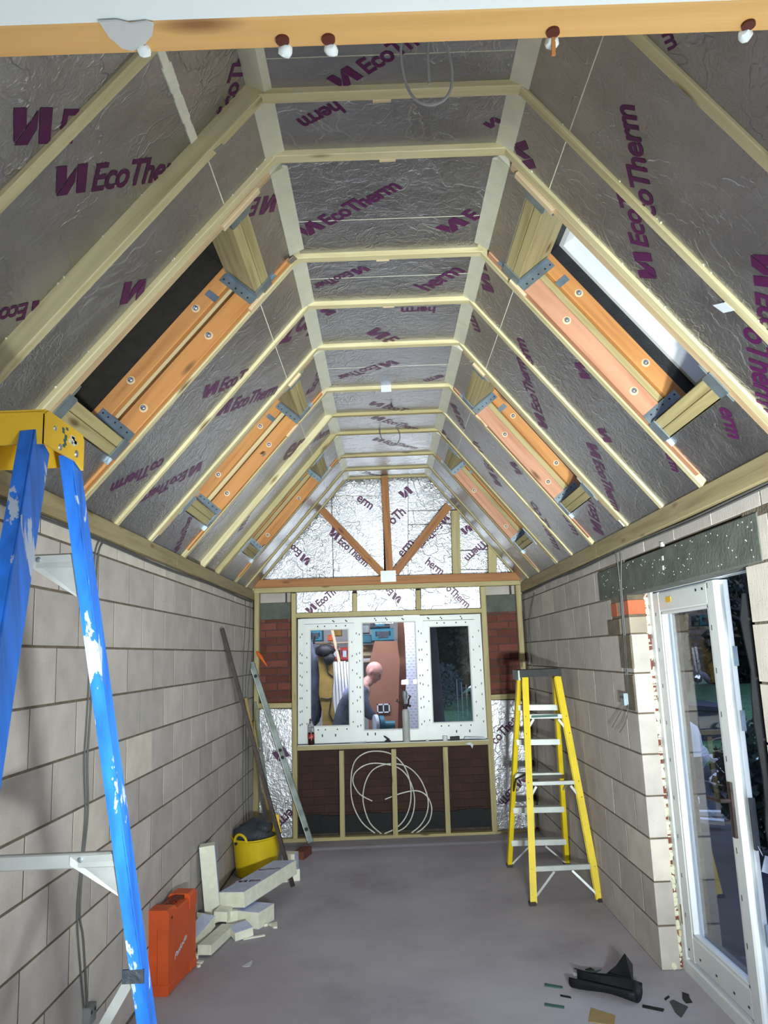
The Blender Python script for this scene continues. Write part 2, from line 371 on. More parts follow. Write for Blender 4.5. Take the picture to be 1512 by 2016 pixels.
def letter(s, A, B, n, parent, mat='print', name='lettering', lift=0.0012, cap=None, shear=0.0):
    """writing s from baseline point A to baseline point B, on a surface whose normal towards the reader is n"""
    A, B, n = V(A), V(B), V(n).normalized(); d = B-A; d -= n*d.dot(n); L = d.length; d /= L; up = n.cross(d)
    vs, fs, w = text_mesh(s); k = L/w; kc = cap if cap else k
    mb = MB(); mb.add([A+d*((x+shear*y)*k)+up*(y*kc)+n*lift for x, y in vs], fs)
    me_off = parent_loc(parent)
    me = bpy.data.meshes.new(name); me.from_pydata([tuple(p-me_off) for p in mb.v], [], mb.f); me.materials.append(M[mat])
    o = bpy.data.objects.new(name, me); COL.objects.link(o); o.parent = parent
    return o

# ================================================================== STRUCTURE
XL, XR, YF = -1.327, 1.428, 7.99
D_Y0, D_Y1 = 3.09, 4.62          # door opening in the right wall
# floor
mb = MB(); mb.box((0.05, 4.4, -0.05), (3.3, 7.6, 0.1)); fl = mb.build('floor', 'floor', kind='structure')
mb = MB(); mb.box((0, -1.7, -0.05), (6.0, 4.6, 0.1)); o = mb.build('floor', 'floor', kind='structure')
# the house behind the camera
mb = MB(); mb.box((0, -1.61, 2.52), (6.0, 4.79, 0.12)); mb.build('ceiling', 'paint', kind='structure')
mb = MB(); mb.box((-3.05, -1.6, 1.25), (0.1, 4.8, 2.5)); mb.build('wall_house_left', 'paint', kind='structure')
mb = MB(); mb.box((3.05, -1.6, 1.25), (0.1, 4.8, 2.5)); mb.build('wall_house_right', 'paint', kind='structure')
mb = MB(); mb.box((0, -4.05, 1.25), (6.0, 0.1, 2.5)); mb.build('wall_back', 'paint', kind='structure')
for sx, nm in ((-1, 'left'), (1, 'right')):
    mb = MB(); mb.box((sx*2.28, 0.72, 1.23), (1.55, 0.14, 2.46)); mb.build('wall_opening_'+nm, 'paint', kind='structure')
# ragged plaster edge of the ceiling
mb = MB(); pts = []
rr = random.Random(3); k = 60
pts = [V((-1.5+3.0*i/k, 0.785+rr.uniform(-0.003, 0.004), 2.452)) for i in range(k+1)]
mb.prism([V((-1.5, 0.70, 2.452))]+pts+[V((1.5, 0.70, 2.452))], (0, 0, 0.01)); mb.build('trim_plaster_edge', 'paint', kind='structure')
# header timber across the opening
hd = struct('trim_header')
mb = MB(); mb.timber((-1.5, 0.803, 2.52), (1.5, 0.803, 2.52), 0.046, 0.14, ch=0.002); mb.build('header_timber', 'header', hd)
for i, (u, v) in enumerate(((275, 82), (557, 82), (647, 80), (1087, 66), (1470, 52))):
    p = PZ(u, v, 2.45)
    mb = MB(); mb.lathe([(0.008, 0.0), (0.008, 0.004)], p+V((0, -0.004, -0.0035)), 14); mb.build('bolt_hole', 'case_dark', hd)
    mb = MB(); mb.blob(p+V((0.002, 0.010, -0.003)), (0.0085, 0.009, 0.008), i, 0.15); mb.build('foam_blob', 'paint', hd)
p = PZ(1088, 92, 2.44); mb = MB(); mb.timber(p+V((0, -0.01, 0.02)), p+V((0, 0.0, -0.012)), 0.005, 0.004); mb.build('splinter', 'orange', hd)
mb = MB(); q = [PZ(u, v, 2.449) for u, v in ((195, 40), (215, 70), (240, 92), (262, 97), (285, 84), (300, 66), (303, 44), (288, 40), (255, 44), (230, 38))]
mb.prism(q, (0, 0, -0.0025)); mb.build('plaster_patch', 'tape', hd)
# gable of the house above the header
mb = MB(); mb.box((0, 0.84, 3.15), (3.2, 0.03, 1.15)); mb.build('wall_near_gable', 'felt', kind='structure')

# ---------------------------------------------------------------- block walls
_bm = {}
def piece_mesh(w, d, h, mat, name, c=0.0015):
    """one block or brick: front face towards -y, chamfered edges"""
    key = (round(w, 3), round(d, 3), round(h, 3), mat)
    if key in _bm: return _bm[key]
    a, b = w/2, h/2
    vs = []
    for y, i in ((0.0, c), (c, 0), (d, 0)):
        vs += [(-a+i, y, -b+i), (a-i, y, -b+i), (a-i, y, b-i), (-a+i, y, b-i)]
    fs = [(0, 1, 2, 3), (11, 10, 9, 8)]
    for r in (0, 4): fs += [(r+j, r+4+j, r+4+(j+1) % 4, r+(j+1) % 4) for j in range(4)]
    me = bpy.data.meshes.new(name); me.from_pydata(vs, [], fs); me.materials.append(M[mat])
    bm = bmesh.new(); bm.from_mesh(me); bmesh.ops.recalc_face_normals(bm, faces=bm.faces); bm.to_mesh(me); bm.free()
    _bm[key] = me; return me
def piece(name, me, loc, rz, parent):
    o = bpy.data.objects.new(name, me); COL.objects.link(o); o.parent = parent; o.location = loc; o.rotation_euler = (0, 0, rz); return o
rw = random.Random(11)
def lay(parent, face, rz, axis, u0, u1, z0, z1, length, h, phase, mat, d=0.1, j=0.01, name='block', holes=()):
    """one course of blocks between u0..u1 along the wall"""
    st = math.floor((u0-phase)/length)*length+phase
    while st < u1:
        a, b = max(st, u0)+j/2, min(st+length, u1)-j/2
        cuts = [(a, b)]
        for (h0, h1) in holes:
            nc = []
            for (x, y) in cuts:
                if y <= h0 or x >= h1: nc.append((x, y))
                else:
                    if x < h0-0.02: nc.append((x, h0))
                    if y > h1+0.02: nc.append((h1, y))
            cuts = nc
        for x, y in cuts:
            if y-x < 0.025: continue
            mm = mat
            if mat == 'block':
                q = rw.random(); mm = 'block_pale' if q > 0.97 else 'block'
            me = piece_mesh(round(y-x, 2), d, z1-z0-j, mm, name)
            jit = rw.uniform(-0.0006, 0.0006); mid = (x+y)/2
            loc = (face+jit, mid, (z0+z1)/2) if axis == 'y' else (mid, face+jit, (z0+z1)/2)
            piece(name, me, loc, rz, parent)
        st += length
# left wall
mb = MB(); mb.box((XL-0.0012-0.05, 4.5, 1.25), (0.1, 7.4, 2.5)); wl = mb.build('wall_left', 'mortar', kind='structure')
for k in range(10):
    z0 = 0.017+0.225*k
    if k == 9: z1 = 2.250
    else: z1 = z0+0.225
    lay(wl, XL, R_(90), 'y', 0.85, 8.12, z0, z1, 0.45, 0.225, 0.315 if k % 2 == 0 else 0.09, 'block')
lay(wl, XL, R_(90), 'y', 0.85, 8.12, 2.250, 2.330, 0.45, 0.08, 0.345, 'block_pale')
# right wall
mb = MB()
mb.box((XR+0.0482, 2.0, 1.25), (0.094, 2*(D_Y0-0.02-2.0), 2.5)); mb.box((XR+0.0482, (D_Y1+8.2)/2, 1.25), (0.094, 8.2-D_Y1-0.03, 2.5)); mb.box((XR+0.056, 3.85, 2.36), (0.1, 1.6, 0.27))
mb.box((XR+0.27, 6.4, 1.25), (0.1, 3.4, 2.5)); mb.box((XR+0.27, 2.0, 1.25), (0.1, 2.0, 2.5))
wr = mb.build('wall_right', 'mortar', kind='structure')
for k in range(10):
    z0 = -0.002+0.225*k; z1 = min(z0+0.225, 2.225)
    ph = D_Y1 if k % 2 == 0 else D_Y1+0.225
    far0 = D_Y1
    if k == 9: far0 = 5.20
    if k == 8: far0 = D_Y1+0.35
    lay(wr, XR, -R_(90), 'y', far0, 8.12, z0, z1, 0.45, 0.225, ph, 'block')
    if k == 8:
        for (ba, bb, mt) in ((D_Y1, 4.715, 'brick_orange'), (4.725, 4.835, 'block_dark'), (4.845, 4.965, 'brick_orange')): lay(wr, XR-0.002, -R_(90), 'y', ba, bb, z0+0.11, z1-0.03, 1.0, 0.09, ba, mt, name='brick', j=0.004)
        lay(wr, XR-0.0005, -R_(90), 'y', D_Y1, far0, z0, z0+0.10, 0.45, 0.2, D_Y1, 'block_dark')
    lay(wr, XR, -R_(90), 'y', 0.85, D_Y0, z0, z1 if k < 9 else 2.2, 0.45, 0.225, D_Y0 if k % 2 == 0 else D_Y0+0.225, 'block_pale' if k > 3 else 'block')
lay(wr, XR, -R_(90), 'y', 0.85, 8.12, 2.225, 2.30, 0.45, 0.08, 0.2, 'block')
for (a, b, z0, z1) in ((4.625, 4.84, 1.60, 1.79), (4.80, 5.05, 1.80, 1.89), (4.64, 4.80, 1.36, 1.56)):
    mb = MB(); mb.box((XR-0.002, (a+b)/2, (z0+z1)/2), (0.012, b-a, z1-z0)); mb.build('mortar_patch', 'mortar', wr)
mb = MB(); mb.timber((XR+0.045, 2.94, 2.118), (XR+0.045, 5.20, 2.118), 0.10, 0.192, ch=0.006); lt = mb.build('lintel', 'lintel', wr)
for (u, v) in ((1304, 1072), (1307, 1099), (1308, 1118)):
    p = PX(u, v, XR); mb = MB(); mb.box(p, (0.016, 0.02, 0.022)); mb.build('cable_clip', 'white', lt)
mb = MB(); rs = random.Random(5)
for i in range(70):
    y = rs.uniform(2.98, 5.1); z = rs.uniform(2.04, 2.2); mb.box((XR-0.0055, y, z), (0.002, 0.005, 0.005))
o = mb.build('render_speck', 'tape', lt); o['kind'] = 'stuff'
# wall plates
mb = MB()
wp = struct('trim_wall_plate')
mb.timber((-1.36, 0.85, 2.375), (-1.36, 5.0, 2.375), 0.12, 0.09, ch=0.004); mb.build('wall_plate', 'plate', wp)
mb = MB(); mb.timber((-1.36, 5.003, 2.375), (-1.36, 8.10, 2.375), 0.12, 0.09, ch=0.004); mb.build('wall_plate', 'plate', wp)
mb = MB(); mb.timber((1.46, 0.85, 2.352), (1.46, 5.1, 2.352), 0.12, 0.095, ch=0.004); mb.build('wall_plate', 'plate', wp)
mb = MB(); mb.timber((1.46, 5.103, 2.352), (1.46, 8.10, 2.352), 0.12, 0.095, ch=0.004); mb.build('wall_plate', 'plate', wp)

# ---------------------------------------------------------------- roof
SIDE = {}
for s, A, B in (('L', V((-1.30, 0, 2.42)), V((-0.33, 0, 3.53))), ('R', V((1.40, 0, 2.40)), V((0.51, 0, 3.53)))):
    d = (B-A); L = d.length; d.normalize(); n = d.cross(V((0, 1, 0))); n *= (1 if n.z > 0 else -1); SIDE[s] = (A, d, n, L)
def RP(s, y, t, off):
    A, d, n, L = SIDE[s]; p = A+d*t+n*off; return V((p.x, y, p.z))
def slopepx(s, u, v, off):
    A, d, n, L = SIDE[s]; return onplane(u, v, n, n.dot(A)+off)
RY = [0.87, 1.30, 1.79, 2.29, 2.61, 3.36, 3.86, 4.43, 5.20, 5.78, 6.29, 7.05, 7.58, 7.98]
SKYB = {4: 1, 7: 2, 10: 3}         # bay index (near rafter) -> roof window
ceil = struct('ceiling')
FO = 0.022                          # foil sits this far above the rafter undersides
def foff(s, i): return {2: 0.065, 3: 0.02, 8: 0.045, 9: 0.04}.get(i, 0.014) if s == 'L' else 0.010
boards = {}
for s in 'LR':
    A, d, n, L = SIDE[s]
    for i, y in enumerate(RY):
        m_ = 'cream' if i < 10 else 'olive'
        mb = MB(); mb.timber(RP(s, y, -0.06, 0.1), RP(s, y, L+0.30, 0.1), 0.040, 0.20, up=n, ch=0.003); mb.build('rafter', m_, ceil)
    for i in range(len(RY)-1):
        y0, y1 = RY[i]+0.021, RY[i+1]-0.021
        fo = foff(s, i)
        sky = i in SKYB
        if sky: y0 += 0.046; y1 -= 0.046
        spans = [(-0.03, 1.213), (1.217, L+0.05)] if not sky else [(-0.03, 0.245), (1.30, L+0.05)]
        for (a, b) in spans:
            mb = MB(); vs = [RP(s, y, t, off) for y in (y0, y1) for t in (a, b) for off in (fo, fo+0.10)]
            mb.hexa(vs); mb.mi = [0]*6
            # cut edges show pale foam, faces show foil
            o = mb.build('insulation_board', ['foil', 'foam'], ceil)
            for pl in o.data.polygons: pl.material_index = 0 if abs(pl.normal.dot(n)) > 0.9 else 1
            boards.setdefault((s, i), []).append((a, b, o))
        if not sky:
            w = 0.03 if (s == 'L' and i in (1, 2)) else 0.004
            pr = 0.006 if w > 0.01 else -0.001
            mb = MB(); k = 14; rj = random.Random(i)
            for q in range(k):
                ya, yb = y0+(y1-y0)*q/k, y0+(y1-y0)*(q+1)/k; ww = w*rj.uniform(0.75, 1.25)
                mb.hexa([RP(s, y, t, off) for y in (ya, yb) for t in (1.215-ww/2, 1.215+ww/2) for off in (fo-pr, fo+0.02)])
            mb.build('joint_foam', 'foam', ceil)
        # ceiling corner fillet; the foil's reflected glow is put into its cream colour
        mb = MB(); c0 = RP(s, 0, L-(0.004 if fo > 0.05 else 0.030), fo-0.001); sx = 1 if s == 'L' else -1
        z = 3.53+FO-0.001
        prof = [(c0.x, c0.z), (A.x+d.x*(L)+sx*0.010, z-0.012), (A.x+d.x*L+sx*0.035, z), (A.x+d.x*L+sx*0.0, z+0.05), (c0.x-sx*0.03, c0.z+0.05)]
        mb.prism([V((x, y0+0.001, zz)) for x, zz in prof], (0, y1-y0-0.002, 0)); mb.smooth = True; mb.build('corner_glow_strip', 'corner', ceil)
    # roof membrane over the rafters, open where the roof windows are
    for (a, b, nm) in ((-0.3, 0.25, 0), (1.30, L+0.6, 0)):
        mb = MB(); mb.hexa([RP(s, y, t, off) for y in (0.8, 8.3) for t in (a, b) for off in (0.205, 0.215)]); mb.build('roof_membrane', 'felt', ceil)
    segs = [(0.8, RY[4]), (RY[5], RY[7]), (RY[8], RY[10]), (RY[11], 8.3)]
    for (ya, yb) in segs:
        mb = MB(); mb.hexa([RP(s, y, t, off) for y in (ya, yb) for t in (0.25, 1.30) for off in (0.205, 0.215)]); mb.build('roof_membrane', 'felt', ceil)
mb = MB(); mb.box((0.09, 4.5, 3.98), (1.4, 7.5, 0.02)); mb.build('roof_membrane', 'felt', ceil)
xa, xb = SIDE['L'][0].x+SIDE['L'][1].x*SIDE['L'][3], SIDE['R'][0].x+SIDE['R'][1].x*SIDE['R'][3]
cboards = {}
for i, y in enumerate(RY):
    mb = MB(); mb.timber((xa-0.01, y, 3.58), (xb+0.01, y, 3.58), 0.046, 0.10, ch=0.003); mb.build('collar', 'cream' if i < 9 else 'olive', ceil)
    if i < len(RY)-1:
        y0, y1 = y+0.024, RY[i+1]-0.024
        cuts = {2: [0.36, 0.72], 5: [0.45], 4: [0.62], 7: [0.5], 3: [], 1: [0.4]}.get(i, [])
        ed = [0]+cuts+[1]
        for a, b in zip(ed[:-1], ed[1:]):
            ya, yb = y0+(y1-y0)*a+(0.002 if a else 0), y0+(y1-y0)*b-(0.002 if b < 1 else 0)
            mb = MB(); mb.box(((xa+xb)/2, (ya+yb)/2, 3.53+FO+0.05), (xb-xa-0.03, yb-ya, 0.1)); o = mb.build('insulation_board', ['foil', 'foam'], ceil)
            for pl in o.data.polygons: pl.material_index = 0 if abs(pl.normal.z) > 0.9 else 1
            cboards.setdefault(i, []).append((ya, yb, o))
# small packers nailed under some collars
for i, x in ((3, 0.06), (4, 0.08), (5, 0.06), (8, 0.09), (9, 0.07), (6, 0.09)):
    mb = MB(); mb.timber((x-0.03, RY[i]+0.03, 3.545), (x+0.03, RY[i]+0.03, 3.545), 0.014, 0.03); mb.build('packer', 'endgrain', ceil)
# packing pieces beside the hangers of the first roof windows
for s in 'LR':
    n = SIDE[s][2]
    for (y, t0, t1) in ((RY[4]+0.042, 1.16, 1.36), (RY[5]-0.042, 1.14, 1.24), (RY[7]+0.042, 1.20, 1.30), (RY[8]-0.042, 1.05, 1.16)):
        mb = MB(); mb.timber(RP(s, y, t0, -0.004), RP(s, y, t1, -0.004), 0.030, 0.016, up=n); mb.build('packer', 'endgrain', ceil)
# expanding foam squeezed out along the rafters
rq = random.Random(31); mb = MB()
for s in 'LR':
    for i in range(3, 9):
        for sg in (-1, 1):
            bay = i if sg > 0 else i-1
            for q in range(9):
                t = rq.uniform(0.02, 1.45)
                if bay in SKYB and 0.2 < t < 1.32: continue
                r = rq.uniform(0.002, 0.005); fo = foff(s, bay)
                mb.blob(RP(s, RY[i]+sg*0.022, t, fo-0.001), (r, r, r), q, 0.3, sub=1)
o = mb.build('foam_bead', 'foam_gun', ceil); o['kind'] = 'stuff'
# scraps of torn foil hanging at joints
for i, (u, v, s) in enumerate(((436, 295, 'L'), (575, 512, 'L'), (1425, 605, 'R'), (520, 895, 'L'), (520, 1075, 'L'), (430, 1108, 'L'))):
    p = slopepx(s, u, v, 0.0); mb = MB(); r = 0.03 if i < 3 else 0.02
    a = SIDE[s][1]; nn = SIDE[s][2]
    mb.prism([p+a*(-r)+V((0, -r, 0)), p+a*r*0.3+V((0, -r*0.8, 0)), p+a*r+V((0, r, 0)), p+a*(-r*0.4)+V((0, r*0.6, 0))], nn*(-0.003)+V((0, 0.0, 0))); mb.build('torn_foil', 'foil' if i != 2 else 'paper', ceil)

# trimmers, doubled rafters, hangers and roof windows
for bi, wn in SKYB.items():
    for s in 'LR':
        A, d, n, L = SIDE[s]; ya, yb = RY[bi], RY[bi+1]
        side_m = 'orange' if (s == 'L') else ('pink' if bi != 10 else 'pink')
        for (yy, first) in ((ya+0.0235+0.0225, True), (yb-0.0235-0.0225, False)):
            for (o0, o1, mt) in ((0.004, 0.094, 'pinkpale' if first else side_m), (0.140, 0.215, 'orange')):
                mb = MB(); mb.timber(RP(s, yy, 0.05, (o0+o1)/2), RP(s, yy, L-0.04, (o0+o1)/2), 0.044, o1-o0, up=n); tb = mb.build('side_timber', mt, ceil)
                if not first:
                    for t in (0.50, 0.93):
                        t2 = t+(0.06 if o0 > 0.1 else 0.0)
                        p = RP(s, yy-0.022, t2, (o0+o1)/2)
                        mb = MB(); mb.lathe([(0.019, 0), (0.019, 0.0015)], p, 16, ax=V((0, -1, 0))); mb.build('washer', 'endgrain', tb)
                        mb = MB(); mb.lathe([(0.013, 0), (0.013, 0.006), (0.008, 0.013), (0.003, 0.015)], p, 8, ax=V((0, -1, 0))); mb.build('bolt', 'steel', tb)
        if s == 'R':
            mb = MB(); mb.timber(RP(s, yb-0.034, 0.05, 0.117), RP(s, yb-0.034, L-0.04, 0.117), 0.02, 0.042, up=n); mb.build('side_timber', 'olive', ceil)
        # nail plate on the upper timber
        p = RP(s, yb-0.0235-0.045, 1.08, 0.16); mb = MB(); mb.hexa([p+d*a+n*b+V((0, c, 0)) for a in (-0.016, 0.016) for b in (-0.03, 0.03) for c in (-0.002, 0.001)]); mb.build('nail_plate', 'galv', ceil)
        y0, y1 = ya+0.069, yb-0.069
        for (t0, t1) in ((0.252, 0.296), (0.298, 0.342), (1.205, 1.249), (1.251, 1.295)):
            tt = (t0+t1)/2; mb = MB(); mb.timber(RP(s, y0, tt, 0.10), RP(s, y1, tt, 0.10), 0.044, 0.19, up=n); mb.build('trimmer', 'olive', ceil)
        # joist hangers: base under the trimmer pair, flange along the side timber
        for (t0, t1, sg) in ((0.248, 0.346, 1), (1.201, 1.299, -1)):
            for yy, q in ((y0, 1), (y1, -1)):
                mb = MB()
                def plate(ta, tb, a0, a1, b0, b1): mb.hexa([RP(s, y, t, off) for t in (ta, tb) for y in (a0, a1) for off in (b0, b1)])
                plate(t0, t1, min(yy-q*0.02, yy+q*0.045), max(yy-q*0.02, yy+q*0.045), -0.003, 0.003)          # seat
                plate(t0-0.035, t1+0.035, min(yy-q*0.001, yy+q*0.002), max(yy-q*0.001, yy+q*0.002), -0.002, 0.06)
                e = t1 if sg > 0 else t0
                plate(min(e, e+sg*0.045), max(e, e+sg*0.045), min(yy, yy+q*0.0025), max(yy, yy+q*0.0025), 0.0, 0.185)   # face flange
                plate(min(e, e+sg*0.002), max(e, e+sg*0.002), min(yy, yy+q*0.04), max(yy, yy+q*0.04), 0.0, 0.17)
                h = mb.build('joist_hanger', 'galv', ceil)
                mb = MB()
                for b in (0.03, 0.065, 0.10, 0.14, 0.17):
                    p = RP(s, yy+q*0.003, e+sg*0.028, b); mb.lathe([(0.0045, 0), (0.0045, 0.0012)], p, 6, ax=V((0, q, 0)))
                o = mb.build('nail_hole', 'black', h); o['kind'] = 'stuff'
        # the roof window above the shaft
        wnd = bpy.data.objects.new('window_%d' % (wn*2 + (0 if s == 'L' else 1)), None); COL.objects.link(wnd); wnd['kind'] = 'structure'
        wnd.location = RP(s, (ya+yb)/2, 0.77, 0.3)
        ta, tb = 0.30, 1.25; yA, yB = ya+0.03, yb-0.03
        def ring(name, mat, y0, y1, t0, t1, o0, o1, w, par=wnd):
            mb = MB()
            for (a0, a1, b0, b1) in ((y0, y0+w, t0, t1), (y1-w, y1, t0, t1), (y0+w, y1-w, t0, t0+w), (y0+w, y1-w, t1-w, t1)):
                mb.hexa([RP(s, y, t, off) for y in (a0, a1) for t in (b0, b1) for off in (o0, o1)])
            return mb.build(name, mat, par)
        if s == 'R':
            ring('seal', 'black', yA, yB, ta, tb, 0.216, 0.272, 0.03)
            ring('frame', 'white', yA+0.012, yB-0.012, ta+0.012, tb-0.012, 0.273, 0.40, 0.040)
            ring('sash', 'white', yA+0.030, yB-0.030, ta+0.030, tb-0.030, 0.401, 0.46, 0.05)
            g = (0.44, 0.446)
        else:
            ring('seal', 'felt', yA, yB, ta, tb, 0.216, 0.36, 0.03)
            ring('frame', 'felt', yA+0.012, yB-0.012, ta+0.012, tb-0.012, 0.361, 0.40, 0.04)
            ring('sash', 'black', yA+0.03, yB-0.03, ta+0.03, tb-0.03, 0.401, 0.43, 0.05)
            g = (0.41, 0.416)
        mb = MB(); mb.hexa([RP(s, y, t, off) for y in (yA+0.079, yB-0.079) for t in (ta+0.079, tb-0.079) for off in g]); mb.build('pane', 'glass', wnd)

# ---------------------------------------------------------------- printed boards: slopes and ceiling
def onslope(s, string, a, b):
    n = SIDE[s][2]
    # find the bay by projecting on the nominal foil plane
    for it in range(2):
        p = slopepx(s, a[0], a[1], 0.035); q = slopepx(s, b[0], b[1], 0.035); ym = (p.y+q.y)/2
        i = max([k for k in range(len(RY)) if RY[k] <= ym] or [0]); i = min(i, len(RY)-2)
    fo = foff(s, i); P, Q = slopepx(s, a[0], a[1], fo), slopepx(s, b[0], b[1], fo)
    t = ((P+Q)/2-SIDE[s][0]).dot(SIDE[s][1]); bl = boards[(s, i)]
    bo = min(bl, key=lambda x: 0 if x[0] <= t <= x[1] else min(abs(t-x[0]), abs(t-x[1])))[2]
    letter(string, P, Q, -n, bo)
def onceil(string, a, b):
    P, Q = PZ(a[0], a[1], 3.53+FO), PZ(b[0], b[1], 3.53+FO); ym = (P.y+Q.y)/2
    i = min(max([k for k in range(len(RY)) if RY[k] <= ym] or [0]), len(RY)-2); bl = cboards[i]
    bo = min(bl, key=lambda x: abs((x[0]+x[1])/2-ym))[2]
    letter(string, P, Q, V((0, 0, -1)), bo)
for a in (('R', '~EcoT', (1296, 557), (1248, 380)), ('R', 'coTherm', (1292, 430), (1247, 208)), ('R', '~Eco', (1476, 490), (1497, 650)), ('R', 'oTherm', (1463, 641), (1494, 806)),
          ('R', '~', (1006, 275), (1030, 335)), ('R', '~', (1127, 708), (1144, 744)), ('R', '~E', (975, 583), (953, 517)), ('R', 'erm', (913, 600), (935, 650)),
          ('R', '~EcoTherm', (1081, 850), (1029, 708)), ('R', 'erm', (1052, 722), (1031, 670)), ('R', '~EcoTherm', (1151, 865), (1207, 1001)), ('R', '~', (1172, 839), (1190, 870)),
          ('R', 'erm', (1309, 888), (1323, 925)), ('R', 'erm', (1415, 799), (1434, 859)), ('R', '~EcoT', (1191, 1059), (1166, 985)), ('R', '~Eco', (884, 790), (909, 841)),
          ('R', '~EcoTh', (991, 963), (940, 872)), ('R', '~', (1000, 905), (1017, 932)), ('R', 'coTherm', (1042, 985), (1091, 1076)), ('R', 'erm', (1106, 1010), (1130, 1050)),
          ('R', '~E', (855, 830), (880, 868)), ('R', 'm', (1303, 68), (1317, 100)),
          ('L', '~E', (14, 287), (142, 280)), ('L', '~EcoTher', (100, 388), (338, 352)), ('L', '~EcoThe', (431, 295), (497, 82)), ('L', '~E', (553, 380), (501, 391)),
          ('L', '~Eco', (109, 584), (0, 608)), ('L', '~', (296, 547), (246, 556)), ('L', '~EcoT', (393, 788), (478, 751)), ('L', '~EcoTherm', (419, 823), (540, 776)),
          ('L', 'coTherm', (325, 900), (222, 952)), ('L', '~EcoTherm', (403, 905), (271, 981)), ('L', '~EcoTher', (352, 1084), (381, 1012)), ('L', 'EcoT', (641, 612), (574, 628)),
          ('L', 'EcoTh', (617, 769), (649, 705)), ('L', 'Therm', (613, 873), (648, 853)), ('L', 'rm', (478, 1040), (492, 1015)), ('L', 'er', (553, 908), (584, 893)), ('L', '~', (60, 938), (20, 944))):
    onslope(*a)
for a in (('~EcoTh', (670, 178), (826, 86)), ('herm', (660, 198), (583, 236)), ('~EcoTherm', (604, 467), (792, 370)), ('~E', (884, 462), (950, 425)), ('~', (976, 228), (950, 244)),
          ('~EcoTher', (716, 522), (613, 562)), ('herm', (842, 573), (916, 534)), ('~E', (715, 655), (764, 676)), ('herm', (858, 604), (790, 606)), ('~', (625, 610), (645, 622)),
          ('~EcoTher', (773, 708), (659, 742)), ('erm', (868, 737), (832, 748)), ('~EcoT', (721, 796), (793, 811)), ('~EcoTherm', (725, 823), (820, 848)), ('~EcoTherm', (728, 866), (816, 884)), ('Therm', (708, 931), (747, 938))):
    onceil(*a)

# ---------------------------------------------------------------- end wall
mb = MB(); wy = 8.135
def wallquad(x0, x1, z0, z1): mb.box(((x0+x1)/2, wy+0.12, (z0+z1)/2), (x1-x0, 0.24, z1-z0))
WC = [PY(586.5, 1219, 8.03), PY(945.5, 1208.5, 8.03), PY(586.5, 1465, 8.03), PY(959.5, 1453, 8.03)]   # window corners TL TR BL BR
wx0, wx1 = WC[0].x-0.01, WC[3].x+0.03; wz0, wz1 = WC[3].z-0.04, WC[0].z+0.02
wallquad(-1.6, wx0, 0, 2.6); wallquad(wx1, 1.75, 0, 2.6); wallquad(wx0, wx1, 0, wz0); wallquad(wx0, wx1, wz1, 2.6)
mb.prism([V((-1.5, wy, 2.6)), V((1.6, wy, 2.6)), V((0.7, wy, 3.95)), V((-0.5, wy, 3.95))], (0, 0.24, 0))
wf = mb.build('wall_far', 'mortar_dark', kind='structure')
def et(name, a, b, w, mat, y=YF, dep=0.09, par=None):
    A, B = PY(a[0], a[1], y), PY(b[0], b[1], y); A.y += dep/2; B.y += dep/2
    mb = MB(); mb.timber(A, B, w, dep, up=(0, 1, 0)); return mb.build(name, mat, par or wf)
for a, b, w in (((505.5, 1168), (503, 1650), 0.050), ((578, 1168), (581, 1655), 0.047), ((698, 1168), (698.5, 1206), 0.045), ((823, 1162), (824, 1200), 0.045),
                ((950.5, 1155), (975, 1637), 0.054), ((1020, 1152), (1050, 1640), 0.050), ((672, 1478), (674.5, 1652), 0.048), ((775, 1475), (779, 1648), 0.048), ((876.5, 1471), (883, 1642), 0.048)):
    et('stud', a, b, w, 'olive', YF+0.002, 0.086)
for a, b, w in (((500, 1163), (1028, 1146), 0.052), ((583, 1212), (948, 1202), 0.047), ((508, 1390), (574, 1389), 0.050), ((967, 1373), (1036, 1370), 0.050), ((585, 1473), (965, 1461), 0.048), ((505, 1659), (1045, 1640), 0.048)):
    et('rail', a, b, w, 'olive')
# sill board on the rail
a, b = PY(586, 1467.5, YF-0.03), PY(962, 1456, YF-0.03)
mb = MB(); mb.timber(a+V((0, 0.055, -0.004)), b+V((0, 0.055, -0.004)), 0.11, 0.008, up=(0, 0, 1), ch=0.001); sill = mb.build('sill_board', 'tape', wf)
# insulation boards: gable pieces clipped to the roof slope
def clip(poly, a, n):
    out = []
    for i in range(len(poly)):
        p, q = poly[i], poly[(i+1) % len(poly)]; dp, dq = (p-a).dot(n), (q-a).dot(n)
        if dp <= 0: out.append(p)
        if dp*dq < 0: out.append(p+(q-p)*(dp/(dp-dq)))
    return out
fboards = []
def fboard(px, y=8.07, slope=True, th=0.03):
    poly = [PY(u, v, y) for u, v in px]
    if slope:
        for s in 'LR':
            A, d, n, L = SIDE[s]; poly = clip(poly, A+n*0.03, n)
            if not poly: return
        poly = clip(poly, V((0, y, 3.58)), V((0, 0, 1)))
    if len(poly) < 3: return
    mb = MB(); mb.prism(poly, (0, th, 0)); o = mb.build('insulation_board', ['foil', 'foam'], wf)
    for pl in o.data.polygons: pl.material_index = 0 if abs(pl.normal.y) > 0.9 else 1
    c = sum(poly, V())/len(poly); fboards.append((c, o)); return o
g = 0.8
